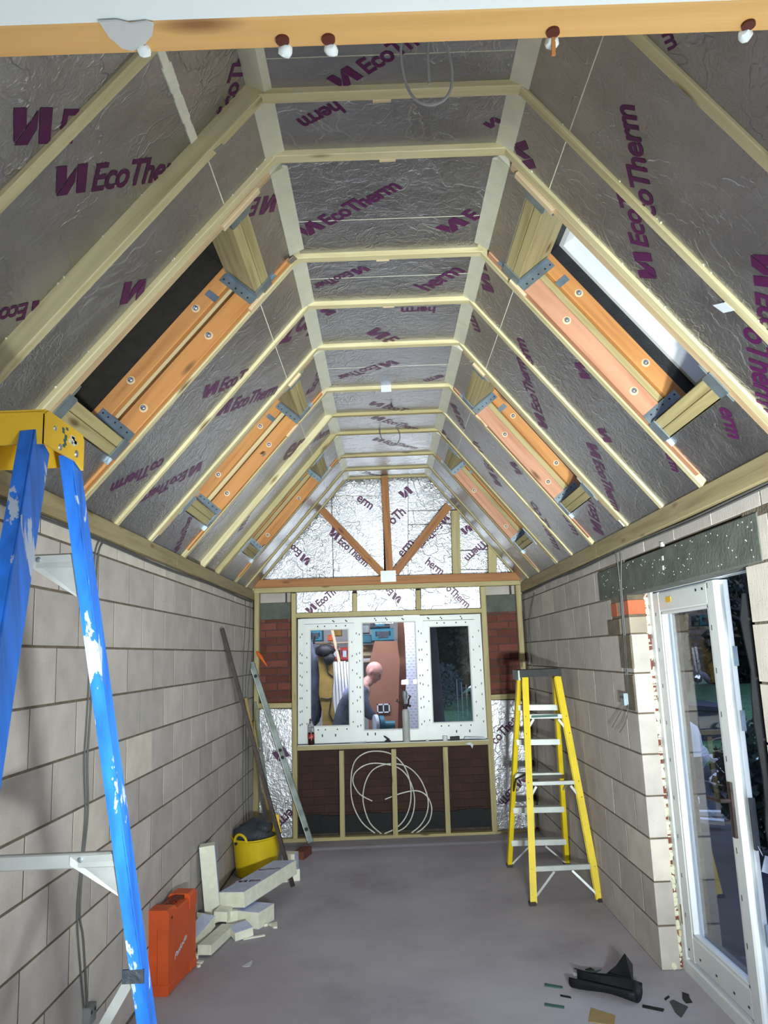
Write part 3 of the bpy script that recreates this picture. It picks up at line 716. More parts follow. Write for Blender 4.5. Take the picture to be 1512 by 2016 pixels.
for px in (((480, 1160), (656, 1155), (652, 977), (480, 977)), ((657.5, 1155), (756, 1150), (754, 977), (653.5, 977)), ((640, 976), (753, 976), (753, 935), (640, 935)),
           ((768, 1150), (803, 1148), (803, 935), (764, 935)), ((804, 1005), (905, 1003), (905, 935), (804, 935)), ((804, 1032), (888, 1030), (888, 1005), (804, 1006.5)),
           ((804, 1150), (890, 1147), (888, 1032), (804, 1033.5)), ((905, 1083), (968, 1080), (960, 985), (903, 985)),
           ((905, 1146), (962, 1144), (962, 1122), (905, 1122)), ((905, 1120.5), (962, 1120.5), (968, 1082), (905, 1085)), ((978, 1144), (1035, 1142), (1010, 1070), (978, 1070)),
           ((583, 1208), (694, 1205), (694, 1160), (583, 1163)), ((703, 1204), (818, 1201), (818, 1156), (703, 1160)), ((829, 1201), (946, 1197), (946, 1150), (829, 1153))):
    fboard(px, slope=px[0][1] < 1161 and px[0][1] > 1000 or px[0][1] < 1100)
fboard(((508, 1655), (577, 1653), (575, 1396), (508, 1396)), 8.06, False); fboard(((970, 1640), (1046, 1637), (1037, 1378), (965, 1379)), 8.06, False)
def onfar(string, a, b, y=8.07):
    P, Q = PY(a[0], a[1], y), PY(b[0], b[1], y); c = (P+Q)/2
    bo = min(fboards, key=lambda x: (x[0]-c).length)[1]; letter(string, P, Q, V((0, -1, 0)), bo, lift=0.002)
for a in (('~EcoTherm', (645, 1050), (719, 1117)), ('~Eco', (614, 1103), (577, 1071)), ('erm', (701, 984), (729, 1004)), ('oTh', (773, 1034), (800, 1010)), ('~', (794, 984), (814, 969)),
          ('erm', (793, 1098), (817, 1070)), ('~EcoTherm', (877, 1012), (823, 1075)), ('Therm', (950, 1062), (914, 1098)), ('~', (923, 1031), (906, 1042)), ('herm', (836, 1109), (868, 1133)),
          ('~EcoTh', (609, 1211), (662, 1168)), ('~Eco', (793, 1178), (758, 1150)), ('oTherm', (877, 1160), (919, 1198))): onfar(*a)
for a in (('~', (545, 1502), (571, 1487)), ('erm', (570, 1591), (542, 1619)), ('coTher', (976, 1467), (1020, 1420)), ('~EcoTh', (1025, 1526), (981, 1578))): onfar(*a, y=8.06)
# brickwork between the studs
def bricks(px0, px1, mat, y, stop=None):
    a, b = PY(px0[0], px0[1], y), PY(px1[0], px1[1], y); z = b.z; k = 0
    while z < a.z-0.02:
        z1 = min(z+0.075, a.z)
        lay(wf, y, 0, 'x', a.x, b.x, z, z1, 0.225, 0.075, 0.03+(0.1125 if k % 2 else 0), mat, d=0.08, j=0.003 if mat == 'brick_brown' else 0.010, name='brick'); z += 0.075; k += 1
bricks((508, 1219), (576, 1388), 'brick', 8.12); bricks((952, 1204), (1040, 1370), 'brick', 8.12)
bricks((583, 1476), (978, 1618), 'brick_brown', 8.12)
for px0, px1 in (((508, 1188), (577, 1218)), ((954, 1172), (1030, 1203))):
    a, b = PY(*px0, 8.10), PY(*px1, 8.10); mb = MB(); mb.timber((a.x, 8.13, (a.z+b.z)/2), (b.x, 8.13, (a.z+b.z)/2), 0.06, a.z-b.z); mb.build('lintel', 'lintel', wf)
for px0, px1 in (((508, 1166), (562, 1186)), ((565, 1166), (577, 1186)), ((954, 1152), (1003, 1170)), ((1006, 1152), (1030, 1170))):
    a, b = PY(*px0, 8.12), PY(*px1, 8.12); me = piece_mesh(b.x-a.x, 0.06, a.z-b.z, 'block', 'block'); piece('block', me, ((a.x+b.x)/2, 8.115, (a.z+b.z)/2), 0, wf)
mb = MB()
for i in range(24):
    x = -0.93+i*0.083; mb.hexa([V((xx, yy, zz)) for xx in (x, x+0.084) for yy in (8.085+0.006*math.sin(i*1.3), 8.10) for zz in (0.05, 0.215+0.01*math.sin(i))])
mb.build('damp_proof_membrane', 'dpm', wf)
# lumps of mortar and scraps on the sole plate, orange peg on the stud
p = PY(507, 1283, YF-0.01); q = PY(525, 1310, YF-0.02)
# truss
tr = []
def tb(name, a, b, w): A, B = PY(a[0], a[1], 7.925), PY(b[0], b[1], 7.925); mb = MB(); mb.timber(A+V((0, 0.018, 0)), B+V((0, 0.018, 0)), w, 0.036, up=(0, 1, 0), ch=0.002); return mb.build(name, 'truss', wf)
tb('truss_chord', (497, 1150), (1026, 1134), 0.080); tb('truss_post', (757, 938), (767, 1126), 0.072); tb('truss_web', (633, 1003), (752, 1128), 0.074); tb('truss_web', (884, 995), (778, 1127), 0.078)
a, b = PY(749, 1124, 7.915), PY(780, 1145, 7.915); mb = MB(); mb.box(((a.x+b.x)/2, 7.92, (a.z+b.z)/2), (b.x-a.x, 0.003, a.z-b.z))
for i in range(5): mb.box((a.x+0.02+i*(b.x-a.x-0.04)/4, 7.917, (a.z+b.z)/2), (0.006, 0.004, a.z-b.z-0.02))
mb.build('nail_plate', 'alu', wf)
for a, b in (((896, 1005), (900, 1140)), ((969, 1070), (970, 1138))): et('gable_stud', a, b, 0.085, 'olive', 7.975, 0.05)

# ---------------------------------------------------------------- window_1 in the end wall
w1 = struct('window_1', ((WC[0].x+WC[1].x)/2, 8.03, WC[2].z))
def WP(a, b, y):
    p = (WC[0]*(1-a)+WC[1]*a)*(1-b)+(WC[2]*(1-a)+WC[3]*a)*b; return V((p.x, y, p.z))
def wbar(mb, a0, a1, b0, b1, y0, y1): mb.hexa([WP(a, b, y) for a in (a0, a1) for b in (b0, b1) for y in (y0, y1)])
def wring(name, mat, a0, a1, b0, b1, wa, wb, y0, y1, par=None):
    mb = MB()
    wbar(mb, a0, a0+wa, b0, b1, y0, y1); wbar(mb, a1-wa, a1, b0, b1, y0, y1); wbar(mb, a0+wa, a1-wa, b0, b0+wb, y0, y1); wbar(mb, a0+wa, a1-wa, b1-wb, b1, y0, y1)
    return mb.build(name, mat, par or w1)
wring('frame', 'white', 0, 1, 0, 1, 0.034, 0.042, 8.03, 8.10)
for a in (0.327, 0.664):
    mb = MB(); wbar(mb, a-0.020, a+0.020, 0.042, 0.958, 8.031, 8.099); mb.build('mullion', 'white', w1)
mb = MB(); wbar(mb, 0.034, 0.966, 0.915, 0.958, 8.032, 8.098); mb.build('frame_bottom', 'white', w1)
for (a0, a1, b0, b1) in ((0.034, 0.308, 0.046, 0.915), (0.684, 0.966, 0.046, 0.915)):
    sa = wring('sash', 'white', a0, a1, b0, b1, 0.030, 0.043, 8.015, 8.075)
    wring('bead', 'tape', a0+0.030, a1-0.030, b0+0.043, b1-0.043, 0.006, 0.008, 8.024, 8.07, sa)
    mb = MB(); wbar(mb, a0+0.03, a1-0.03, b0+0.043, b1-0.043, 8.045, 8.049); mb.build('pane', 'glass', sa)
wring('bead', 'tape', 0.347, 0.644, 0.042, 0.915, 0.006, 0.008, 8.026, 8.09)
mb = MB(); wbar(mb, 0.347, 0.644, 0.042, 0.915, 8.045, 8.049); mb.build('pane', 'glass', w1)
# printed protective tape: dark end marks and a line of print
mb = MB(); rt = random.Random(2)
def mark(a, b, y, w=0.006, h=0.011): wbar(mb, a-w/2, a+w/2, b-h/2, b+h/2, y-0.0006, y)
for (b, y) in ((0.018, 8.0295), (0.028, 8.0295)):
    for a in (0.18, 0.25, 0.41, 0.47, 0.56, 0.70, 0.77, 0.88): mark(a+b*0.6, b+rt.uniform(-0.004, 0.004), y)
for b in (0.935, 0.945):
    for a in (0.12, 0.19, 0.36, 0.40, 0.83, 0.90): mark(a+b*0.01, b, 8.0295)
for a in (0.012, 0.022, 0.318, 0.334, 0.657, 0.672, 0.985):
    for b in (0.13, 0.28, 0.36, 0.47, 0.55, 0.66, 0.75, 0.86): mark(a, b+rt.uniform(-0.02, 0.02), 8.0295, 0.004, 0.016)
for a0, a1 in ((0.045, 0.298), (0.695, 0.955)):
    for b in (0.2, 0.31, 0.44, 0.58, 0.71, 0.83):
        mark(a0+0.004, b+rt.uniform(-0.02, 0.02), 8.0145, 0.004, 0.014); mark(a1-0.004, b+rt.uniform(-0.02, 0.02), 8.0145, 0.004, 0.014)
    for a in (0.25, 0.4, 0.65, 0.85): mark(a0+(a1-a0)*a, 0.066, 8.0145); mark(a0+(a1-a0)*a, 0.893, 8.0145)
o = mb.build('tape_print', 'black', w1); o['kind'] = 'stuff'
mb = MB(); wbar(mb, 0.002, 0.99, 1.0, 1.012, 8.0, 8.1); mb.build('seal', 'black', w1)

# ---------------------------------------------------------------- door_1 in the right wall
d1 = struct('door_1', (1.59, 3.9, 0))
def bx(name, mat, x0, x1, y0, y1, z0, z1, par, label=None):
    mb = MB(); mb.hexa([V((x, y, z)) for x in (x0, x1) for y in (y0, y1) for z in (z0, z1)]); return mb.build(name, mat, par, label=label)
FX = 1.55
def frame_bar(name, prof_axis, a, b, mat='white', par=d1):
    mb = MB(); mb.timber(a, b, prof_axis[0], prof_axis[1], up=(1, 0, 0), ch=0.008); return mb.build(name, mat, par)
frame_bar('jamb', (0.072, 0.07), (FX+0.035, 4.615, 0.0), (FX+0.035, 4.615, 2.10))
frame_bar('jamb', (0.072, 0.07), (FX+0.035, 3.14, 0.0), (FX+0.035, 3.14, 2.10))
frame_bar('frame_head', (0.072, 0.07), (FX+0.035, 3.10, 2.064), (FX+0.035, 4.65, 2.064))
frame_bar('threshold', (0.075, 0.075), (FX+0.035, 3.10, 0.03), (FX+0.035, 4.65, 0.03))
lf = bpy.data.objects.new('leaf', None); COL.objects.link(lf); lf.parent = d1; lf.location = (0, 0, 0)
L0, L1 = 3.71, 4.572
frame_bar('stile', (0.10, 0.07), (FX+0.041, L1-0.05, 0.085), (FX+0.041, L1-0.05, 2.02), par=lf)
frame_bar('stile', (0.10, 0.07), (FX+0.041, L0+0.05, 0.085), (FX+0.041, L0+0.05, 2.02), par=lf)
frame_bar('rail', (0.13, 0.068), (FX+0.041, L0+0.1, 0.150), (FX+0.041, L1-0.1, 0.150), par=lf)
frame_bar('rail', (0.11, 0.068), (FX+0.041, L0+0.1, 1.965), (FX+0.041, L1-0.1, 1.965), par=lf)
mb = MB()
mb.timber((FX+0.025, L1-0.108, 0.215), (FX+0.025, L1-0.108, 1.91), 0.016, 0.03, up=(1, 0, 0)); mb.timber((FX+0.025, L0+0.108, 0.215), (FX+0.025, L0+0.108, 1.91), 0.016, 0.03, up=(1, 0, 0))
mb.timber((FX+0.025, L0+0.1, 0.223), (FX+0.025, L1-0.1, 0.223), 0.016, 0.03, up=(1, 0, 0)); mb.timber((FX+0.025, L0+0.1, 1.902), (FX+0.025, L1-0.1, 1.902), 0.016, 0.03, up=(1, 0, 0)); mb.build('glazing_bead', 'white', lf)
bx('pane', 'glass', FX+0.046, FX+0.05, L0+0.1, L1-0.1, 0.215, 1.91, lf)
bx('gasket', 'black', FX+0.012, FX+0.03, L1-0.001, L1+0.006, 0.08, 2.03, lf)
mb = MB(); mb.box((FX+0.041, L0-0.001, 1.05), (0.016, 0.002, 1.9)); mb.build('lock_strip', 'alu', lf)
for z in (1.62, 1.33, 0.42):
    bx('hinge', 'galv', FX+0.060, FX+0.078, L0-0.010, L0+0.002, z, z+0.09, lf, 'grey hinge on the door edge')
mb = MB(); mb.box((FX-0.001, L0+0.055, 0.98), (0.012, 0.032, 0.24)); mb.tube([(FX-0.005, L0+0.055, 1.02), (FX-0.05, L0+0.055, 1.02), (FX-0.055, L0+0.075, 1.02), (FX-0.055, L0+0.18, 1.015)], 0.010, 8); mb.build('handle', 'rust', lf, label='dark lever handle')
mb = MB(); mb.box((FX+0.062, L0-0.012, 0.93), (0.022, 0.02, 0.22)); mb.build('lock_case', 'bag', lf)
mb = MB(); mb.tube([(FX+0.062, L0-0.02, 0.84), (FX+0.075, L0-0.03, 0.80)], 0.002, 5); mb.box((FX+0.085, L0-0.04, 0.765), (0.035, 0.004, 0.07), (0, 0.35, 0)); mb.build('key_tag', 'paper', lf, label='pale paper tag hanging at the lock')
p = PX(1312, 1176, FX); bx('sticker', 'cap_yellow', FX+0.0045, FX+0.006, p.y-0.045, p.y+0.03, 1.955, 1.985, lf, 'yellow sticker')
bx('sticker', 'ochre', FX-0.0012, FX+0.0002, 4.583, 4.60, 0.24, 0.34, d1, 'ochre sticker')
mb = MB(); rt = random.Random(8)
def dm(x, y, z, w, h): mb.box((x-0.0006, y, z), (0.0012, w, h))
for z in [0.25+0.17*i for i in range(11)]: dm(FX, 4.625, z+rt.uniform(-.03, .03), 0.006, 0.022)
for z in [0.3+0.2*i for i in range(9)]: dm(FX+0.006, L1-0.03, z, 0.006, 0.02); dm(FX+0.006, L0+0.075, z+0.1, 0.006, 0.025)
for y in (3.5, 3.6, 3.72, 3.80, 3.9, 4.0, 4.1, 4.3): dm(FX, y, 2.06+rt.uniform(-.012, .012), 0.02, 0.014)
for y in (3.8, 3.95, 4.15, 4.35, 4.5): dm(FX, y, 0.045, 0.015, 0.01); dm(FX+0.006, y+0.04, 0.13, 0.016, 0.01)
for y in (3.85, 3.93): dm(FX+0.006, y, 1.99, 0.016, 0.012)
o = mb.build('tape_print', 'black', d1); o['kind'] = 'stuff'
# expanding foam squeezed out between frame and blocks
mb = MB(); rf = random.Random(4)
vs = []
for i in range(90):
    z = 0.02+i*0.0235; r = rf.uniform(0.008, 0.019); mb.blob((FX-0.010+rf.uniform(-0.006, 0.006), 4.650+rf.uniform(-0.008, 0.004), z), (r*1.5, r*0.9, 0.02), i, 0.3, sub=1)
mb.timber((FX-0.012, 4.656, 0.02), (FX-0.012, 4.656, 2.10), 0.03, 0.016, up=(0, 1, 0)); o = mb.build('foam_bead', 'foam_gun', d1); o['kind'] = 'stuff'
mb = MB()
for i in range(5): mb.blob((FX-0.005, 3.55-i*0.03, 2.10), (0.015, 0.02, 0.012), i, 0.3, sub=1)
o = mb.build('foam_bead', 'foam_gun', d1); o['kind'] = 'stuff'
# reveal: ragged brick edge behind the blocks and membrane at the near side
mb = MB(); rf = random.Random(9)
for i in range(28): mb.box((1.535+rf.uniform(-.004, .004), 4.665, 0.04+i*0.075), (0.03, 0.05, 0.068))
o = mb.build('brick_edge', 'brick', wr); o['kind'] = 'stuff'
mb = MB(); pts = [V((1.432+0.008*math.sin(i*1.7)+0.004*math.sin(i*4.1), 3.17, 0.02+i*0.1)) for i in range(20)]
mb.prism([V((1.485, 3.17, 0.02))]+pts+[V((1.485, 3.17, 1.92))], (0, 0.01, 0)); mb.build('damp_proof_membrane', 'dpm', wr)
mb = MB(); p = PZ(1337, 1830, 0.2); mb.timber((1.535, 4.63, 0.185), (1.548, 4.63, 0.185), 0.03, 0.03); mb.build('packer', 'endgrain', wr)

# ---------------------------------------------------------------- blue stepladder at the left
def channel(mb, a, b, w, dep, face, th=0.004):
    """ladder rail: channel section; w along `face`, open to the inside"""
    a, b = V(a), V(b); d = (b-a).normalized(); f = V(face); f = (f-d*f.dot(d)).normalized(); s = d.cross(f)
    mb.timber(a, b, dep, th*1.6, up=f*1.0, ch=0.001) if False else None
    return d, f, s
def rail(mb, a, b, wy, dx, inward):
    """C rail: web wy wide (roughly along y), flanges dx deep towards `inward` (+1/-1 in x)"""
    a, b = V(a), V(b); d = (b-a).normalized(); fx = V((1, 0, 0)); fx = (fx-d*fx.dot(d)).normalized(); fy = d.cross(fx)
    t = 0.005
    for (c, sx, sy) in ((fx*0, t, wy), (fx*(inward*dx/2)+fy*(wy/2-t/2), dx, t), (fx*(inward*dx/2)-fy*(wy/2-t/2), dx, t)):
        mb.hexa([p+c+fx*(sx/2*i)+fy*(sy/2*j) for p in (a, b) for i in (-1, 1) for j in (-1, 1)])
bl = thing('stepladder', (-0.85, 1.75, 0), 'tall blue stepladder with yellow top cap and white paint splashes, close at left', 'ladder')
rt_top = PY(147, 895, 1.755); rt_low = PY(300, 2016, 2.05); dr = (rt_low-rt_top); rr_foot = rt_top+dr*(rt_top.z/(rt_top.z-rt_low.z))
ft_top = PY(82, 870, 1.60); ft_low = PX(-38, 1640, -0.615); df = ft_low-ft_top; fr_foot = ft_top+df*(ft_top.z/(ft_top.z-ft_low.z))
CX = -0.93
def mir(p): return V((max(2*CX-p.x, -1.315), p.y, p.z))
rt_top2, rr2, ft_top2, fr2 = mir(rt_top), mir(rr_foot), mir(ft_top), mir(fr_foot)
mb = MB(); rail(mb, ft_top, fr_foot, 0.078, 0.03, -1); mb.build('front_rail', 'blue_grp', bl)
mb = MB(); rail(mb, ft_top2, fr2, 0.078, 0.03, 1); mb.build('front_rail', 'blue_grp', bl)
mb = MB(); rail(mb, rt_top, rr_foot, 0.045, 0.028, -1); mb.build('rear_rail', 'blue_grp', bl)
mb = MB(); rail(mb, rt_top2, rr2, 0.045, 0.028, 1); mb.build('rear_rail', 'blue_grp', bl)
for z in (0.28, 0.56, 0.84, 1.12, 1.40, 1.68, 1.95):
    t = (ft_top.z-z)/(ft_top.z-fr_foot.z); a = ft_top.lerp(fr_foot, t); b = ft_top2.lerp(fr2, t)
    mb = MB(); mb.timber(a+V((-0.01, 0, 0)), b+V((0.01, 0, 0)), 0.078, 0.022, ch=0.004); mb.build('tread', 'alu', bl)
for v in (1104, 1690):
    p = None
    best = min([i/400 for i in range(400)], key=lambda t: abs(1008-FPX*((rt_top.lerp(rr_foot, t)-CAM).dot(CU))/((rt_top.lerp(rr_foot, t)-CAM).dot(FW))-v))
    a = rt_top.lerp(rr_foot, best); b = rt_top2.lerp(rr2, best)
    mb = MB(); mb.timber(a+V((-0.006, 0, 0)), b+V((0.006, 0, 0)), 0.022, 0.034, ch=0.003); br = mb.build('rear_brace', 'alu', bl)
    for q, sg in ((a, -1), (b, 1)):
        mb = MB(); up = (rt_top-rr_foot).normalized() if sg < 0 else (rt_top2-rr2).normalized()
        mb.prism([q+V((sg*0.004, -0.014, 0.014)), q+V((sg*0.135, -0.014, 0.012)), q+V((sg*0.135, -0.014, -0.008)), q-up*0.11+V((sg*0.003, -0.014, 0)), q-up*0.08+V((sg*0.003, -0.014, 0.0))], (0, 0.003, 0)); mb.build('gusset', 'alu', br)
        mb = MB(); mb.lathe([(0.006, 0), (0.006, 0.003), (0.003, 0.004)], q+V((sg*0.11, -0.014, 0.003)), 8, ax=V((0, -1, 0))); mb.build('rivet', 'steel', br)
# diagonal braces low on the rear
a = rt_top.lerp(rr_foot, 0.955); 
q = PY(283, 1890, 2.03)
mb = MB(); mb.timber(q+V((-0.005, -0.012, 0.0)), q+V((-0.16, -0.012, -0.25)), 0.024, 0.004, up=(0, 1, 0)); mb.build('diagonal_brace', 'alu', bl)
q2 = PY(268, 1915, 2.02); mb = MB(); mb.box(q2+V((0, -0.022, 0)), (0.05, 0.006, 0.03)); mb.build('rail_clip', 'bag', bl)
# yellow cap
c0 = PX(92, 810, -0.68); c1 = PX(165, 845, -0.68)
y0, y1, zt = 1.565, 1.775, 2.262
mb = MB(); zb = 2.188
mb.prism([V((-0.68, y0+0.012, zt)), V((-0.68, y1-0.01, zt)), V((-0.68, y1, zt-0.012)), V((-0.68, y1, zb-0.008)), V((-0.68, y1-0.04, zb+0.004)), V((-0.68, y0+0.03, zb)), V((-0.68, y0, zb)), V((-0.68, y0, zt-0.01))], (-0.006, 0, 0))
mb.hexa([V((x, y, z)) for x in (-1.18, -0.683) for y in (y0, y0+0.006) for z in (zb, zt-0.006)])
mb.hexa([V((x, y, z)) for x in (-1.18, -0.683) for y in (y1-0.006, y1) for z in (zb, zt-0.006)])
mb.hexa([V((x, y, z)) for x in (-1.18, -0.683) for y in (y0+0.003, y1-0.003) for z in (zt-0.008, zt)])
mb.hexa([V((x, y, z)) for x in (-1.185, -1.18) for y in (y0, y1) for z in (zb, zt)])
cap = mb.build('top_cap', 'cap_yellow', bl)
for (dy, dz, r) in ((0.045, 0.045, 0.006), (0.075, 0.012, 0.008), (0.165, 0.02, 0.009)):
    mb = MB(); mb.lathe([(r, 0), (r*0.9, 0.002), (r*0.4, 0.003)], (-0.68, y0+dy, zb+dz), 12, ax=V((1, 0, 0))); mb.build('rivet', 'steel', cap)
mb = MB(); rs = random.Random(3)
for i in range(8): mb.box((-0.6796, y0+0.10+rs.uniform(-.012, .012), zb+0.02+i*0.006), (0.001, 0.012, 0.006))
mb.build('paint_mark', 'green', cap)
mb = MB()
for i in range(6): mb.box((-0.6796, y0+0.14+rs.uniform(-.02, .02), zb+0.045+rs.uniform(-.01, .01)), (0.001, 0.02, 0.008))
mb.build('paint_mark', 'tape', cap)

# ---------------------------------------------------------------- yellow stepladder at the right
yl = thing('stepladder', (1.18, 6.3, 0), 'yellow stepladder with black top cap standing open by the right wall', 'ladder')
zt = 1.565
nt_ = [PY(1031, 1332, 6.19), PY(1099, 1332, 6.19)]; nf = [PZ(1048, 1781), PZ(1183, 1774)]
ft_ = [PY(1022, 1334, 6.38), PY(1092, 1334, 6.38)]; ff = [PZ(1003, 1706), PZ(1116, 1703)]
for i in (0, 1):
    mb = MB(); rail(mb, nt_[i], nf[i]+V((0, 0, 0.012)), 0.040, 0.032, -1 if i else 1); mb.hexa([nt_[i].lerp(nf[i], t)+V((sx, -0.021, 0)) for t in (0, 0.995) for sx in (-0.013, 0.013) for _ in (0, 1)][:8]) if False else None
    d = (nf[i]-nt_[i]).normalized(); mb.timber(nt_[i]+V((0, -0.019, 0)), nf[i]+V((0, -0.019, 0.012)), 0.032, 0.004, up=(0, 1, 0), ch=0.001); r_ = mb.build('rear_rail', 'yellow_grp', yl)
    mb = MB(); mb.box(nf[i]+V((0, -0.01, 0.012)), (0.045, 0.05, 0.022)); mb.build('foot', 'rust', r_)
    for t in (0.19, 0.27, 0.49, 0.56, 0.855, 0.96):
        p = nt_[i].lerp(nf[i], t)+V((0, -0.0215, 0)); mb = MB(); mb.lathe([(0.004, 0), (0.004, 0.002)], p, 6, ax=V((0, -1, 0))); mb.build('rivet', 'rust', r_)
    mb = MB(); mb.timber(ft_[i], ff[i]+V((0, 0, 0.012)), 0.036, 0.07, up=(0, 1, 0), ch=0.004); r_ = mb.build('front_rail', 'yellow_grp', yl)
    mb = MB(); mb.box(ff[i]+V((0, 0, 0.012)), (0.045, 0.08, 0.022)); mb.build('foot', 'rust', r_)
for v, hh, nm in ((1418, 0.034, 'label'), (1555, 0.028, ''), (1717, 0.036, '')):
    t = (v-1332)/449.0; a, b = nt_[0].lerp(nf[0], t), nt_[1].lerp(nf[1], t)
    mb = MB(); mb.timber(a, b, 0.026, hh, ch=0.002); br = mb.build('rear_brace', 'alu', yl)
    for q, sg in ((a, 1), (b, -1)):
        mb = MB()
        if v == 1717: mb.timber(q+V((sg*0.16, -0.012, -0.02)), nf[0 if sg > 0 else 1].lerp(q, 0.18)+V((sg*0.015, -0.012, 0)), 0.016, 0.004, up=(0, 1, 0))
        else: mb.timber(q+V((sg*0.06, -0.012, -0.02)), q+V((sg*0.004, -0.014, -0.10)), 0.018, 0.004, up=(0, 1, 0))
        mb.build('gusset', 'alu', br)
    if nm:
        c = (a+b)/2+V((-0.01, -0.0145, 0.003)); mb = MB(); mb.box(c, (0.20, 0.002, 0.018)); lb = mb.build('sticker', 'green', br, label='green strip sticker')
for v in (1388, 1455, 1521, 1588, 1653):
    t = (v-1334)/371.0; a, b = ft_[0].lerp(ff[0], t), ft_[1].lerp(ff[1], t)
    mb = MB(); mb.timber(a, b, 0.075, 0.022, ch=0.004); mb.timber(a+V((0, -0.036, -0.015)), b+V((0, -0.036, -0.015)), 0.004, 0.04, ch=0.001); mb.build('tread', 'alu', yl)
for i in (0, 1):
    a = ft_[i].lerp(ff[i], 0.60); b = nt_[i].lerp(nf[i], 0.45)
    mid = (a+b)/2+V((0.03 if i else -0.03, 0, 0.03)); mb = MB(); mb.tube([a, mid, b], 0.008, 6); mb.build('spreader', 'rust' if not i else 'alu', yl)
for q, sg in ((ff[0], 1), (ff[1], -1)):
    mb = MB(); mb.timber(q+V((sg*0.02, -0.04, 0.03)), q+V((sg*0.17, -0.04, 0.16)), 0.014, 0.004, up=(0, 1, 0)); mb.build('diagonal_brace', 'alu', yl)
xa_, xb_ = nt_[0].x-0.035, nt_[1].x+0.02
mb = MB(); z0 = nt_[0].z-0.005; z1 = z0+0.055
mb.hexa([V((x, y, z)) for x in (xa_, xb_) for y in (6.16, 6.42) for z in (z1-0.008, z1)]); mb.hexa([V((x, y, z)) for x in (xa_, xb_) for y in (6.155, 6.162) for z in (z0, z1)]); mb.hexa([V((x, y, z)) for x in (xa_, xb_) for y in (6.415, 6.422) for z in (z0, z1)])
mb.hexa([V((x, y, z)) for x in (xb_-0.004, xb_) for y in (6.16, 6.42) for z in (z0, z1)]); cap = mb.build('top_cap', 'black', yl)
mb = MB(); mb.hexa([V((x, y, z)) for x in (xa_-0.012, xa_+0.004) for y in (6.157, 6.42) for z in (z0-0.02, z1-0.002)]); mb.build('cap_end', 'level', cap)

# ---------------------------------------------------------------- tool case
cs = thing('tool_case', (-1.24, 4.78, 0), 'orange plastic tool case standing upright against the left block wall', 'case')
ax_y = V((0.13, 1, 0)).normalized(); ax_x = V((1, -0.13, 0)).normalized()
p0 = PZ(331, 1962)+V((0, 0, 0)); H = 0.43; Wc = 0.40
def cpt(x, y, z): return p0+ax_x*x+ax_y*y+V((0, 0, z))
def cbox(mb, x0, x1, y0, y1, z0, z1, ch=0.02):
    a = cpt((x0+x1)/2, y0, (z0+z1)/2); b = cpt((x0+x1)/2, y1, (z0+z1)/2); mb.timber(a, b, abs(x1-x0), z1-z0, ch=ch)
mb = MB(); cbox(mb, -0.062, 0, 0, Wc, 0.0, H-0.03, 0.018); mb.build('lid', 'case', cs)
mb = MB(); cbox(mb, -0.125, -0.064, 0, Wc, 0.0, H-0.03, 0.018); mb.build('body', 'case', cs)
for (ya, yb, za_, zb2) in ((-0.006, 0.10, H-0.10, H-0.005), (Wc-0.10, Wc+0.006, H-0.10, H-0.005), (-0.006, 0.08, 0.0, 0.055), (Wc-0.08, Wc+0.006, 0.0, 0.055)):
    mb = MB(); cbox(mb, -0.128, 0.004, ya, yb, za_, zb2, 0.018); mb.build('corner_bumper', 'case', cs)
mb = MB(); mb.tube([cpt(-0.062, 0.13, H-0.05), cpt(-0.062, 0.14, H-0.012), cpt(-0.062, 0.26, H-0.012), cpt(-0.062, 0.27, H-0.05)], 0.012, 8); mb.build('handle', 'case_dark', cs)
for y in (0.09, 0.28): mb = MB(); cbox(mb, -0.085, -0.03, y, y+0.045, H-0.035, H-0.01, 0.004); mb.build('latch', 'case_dark', cs)
mb = MB(); mb.lathe([(0.008, 0), (0.008, 0.002)], cpt(0.005, 0.03, H-0.05), 12, ax=ax_x); mb.build('button', 'case_dark', cs)
letter('Paslode', cpt(0.001, 0.08, 0.15), cpt(0.001, 0.25, 0.205), ax_x, cs, mat='whiteink', name='lettering', lift=0.002, shear=0.3, cap=0.030)

# ---------------------------------------------------------------- builder's tub
tc_ = PY(497, 1700, 6.90); tc_ = V((-1.125, 6.92, 0))
tub = thing('builders_tub', tc_, 'yellow flexible tub full of dark rubbish near the far left corner', 'bucket')
rt_, rb_ = 0.205, 0.155; Ht = 0.315
mb = MB(); prof = [(rb_, 0), (rb_+0.012, 0.01), (rt_-0.01, Ht-0.02), (rt_+0.004, Ht-0.008), (rt_+0.004, Ht), (rt_-0.006, Ht), (rb_+0.004, 0.02)]
n = 40; vs = []; c = tc_
for r, z in prof:
    for j in range(n):
        a = 2*math.pi*j/n; sag = -0.018*abs(math.cos(a+1.9))**2*(z/Ht); vs.append(c+V((r*math.cos(a), r*math.sin(a), z+sag)))
fs = []
for i in range(len(prof)-1):
    for j in range(n): fs.append((i*n+j, i*n+(j+1) % n, (i+1)*n+(j+1) % n, (i+1)*n+j))
fs.append(tuple((len(prof)-1)*n+j for j in range(n))); mb.add(vs, fs); mb.smooth = True; mb.build('body', 'tub', tub)
for a0 in (-2.10, 1.04):
    mb = MB(); path = []
    for k in range(13):
        t = k/12; a = a0+(t-0.5)*0.62; z = Ht-0.03+0.062*math.sin(math.pi*t)**0.5; path.append(c+V(((rt_+0.003)*math.cos(a), (rt_+0.003)*math.sin(a), z)))
    mb.tube(path, 0.011, 8); path = [V((p.x, p.y, Ht-0.022)) for p in path]; mb.tube(path, 0.009, 8); mb.build('handle', 'tub', tub)
mb = MB()
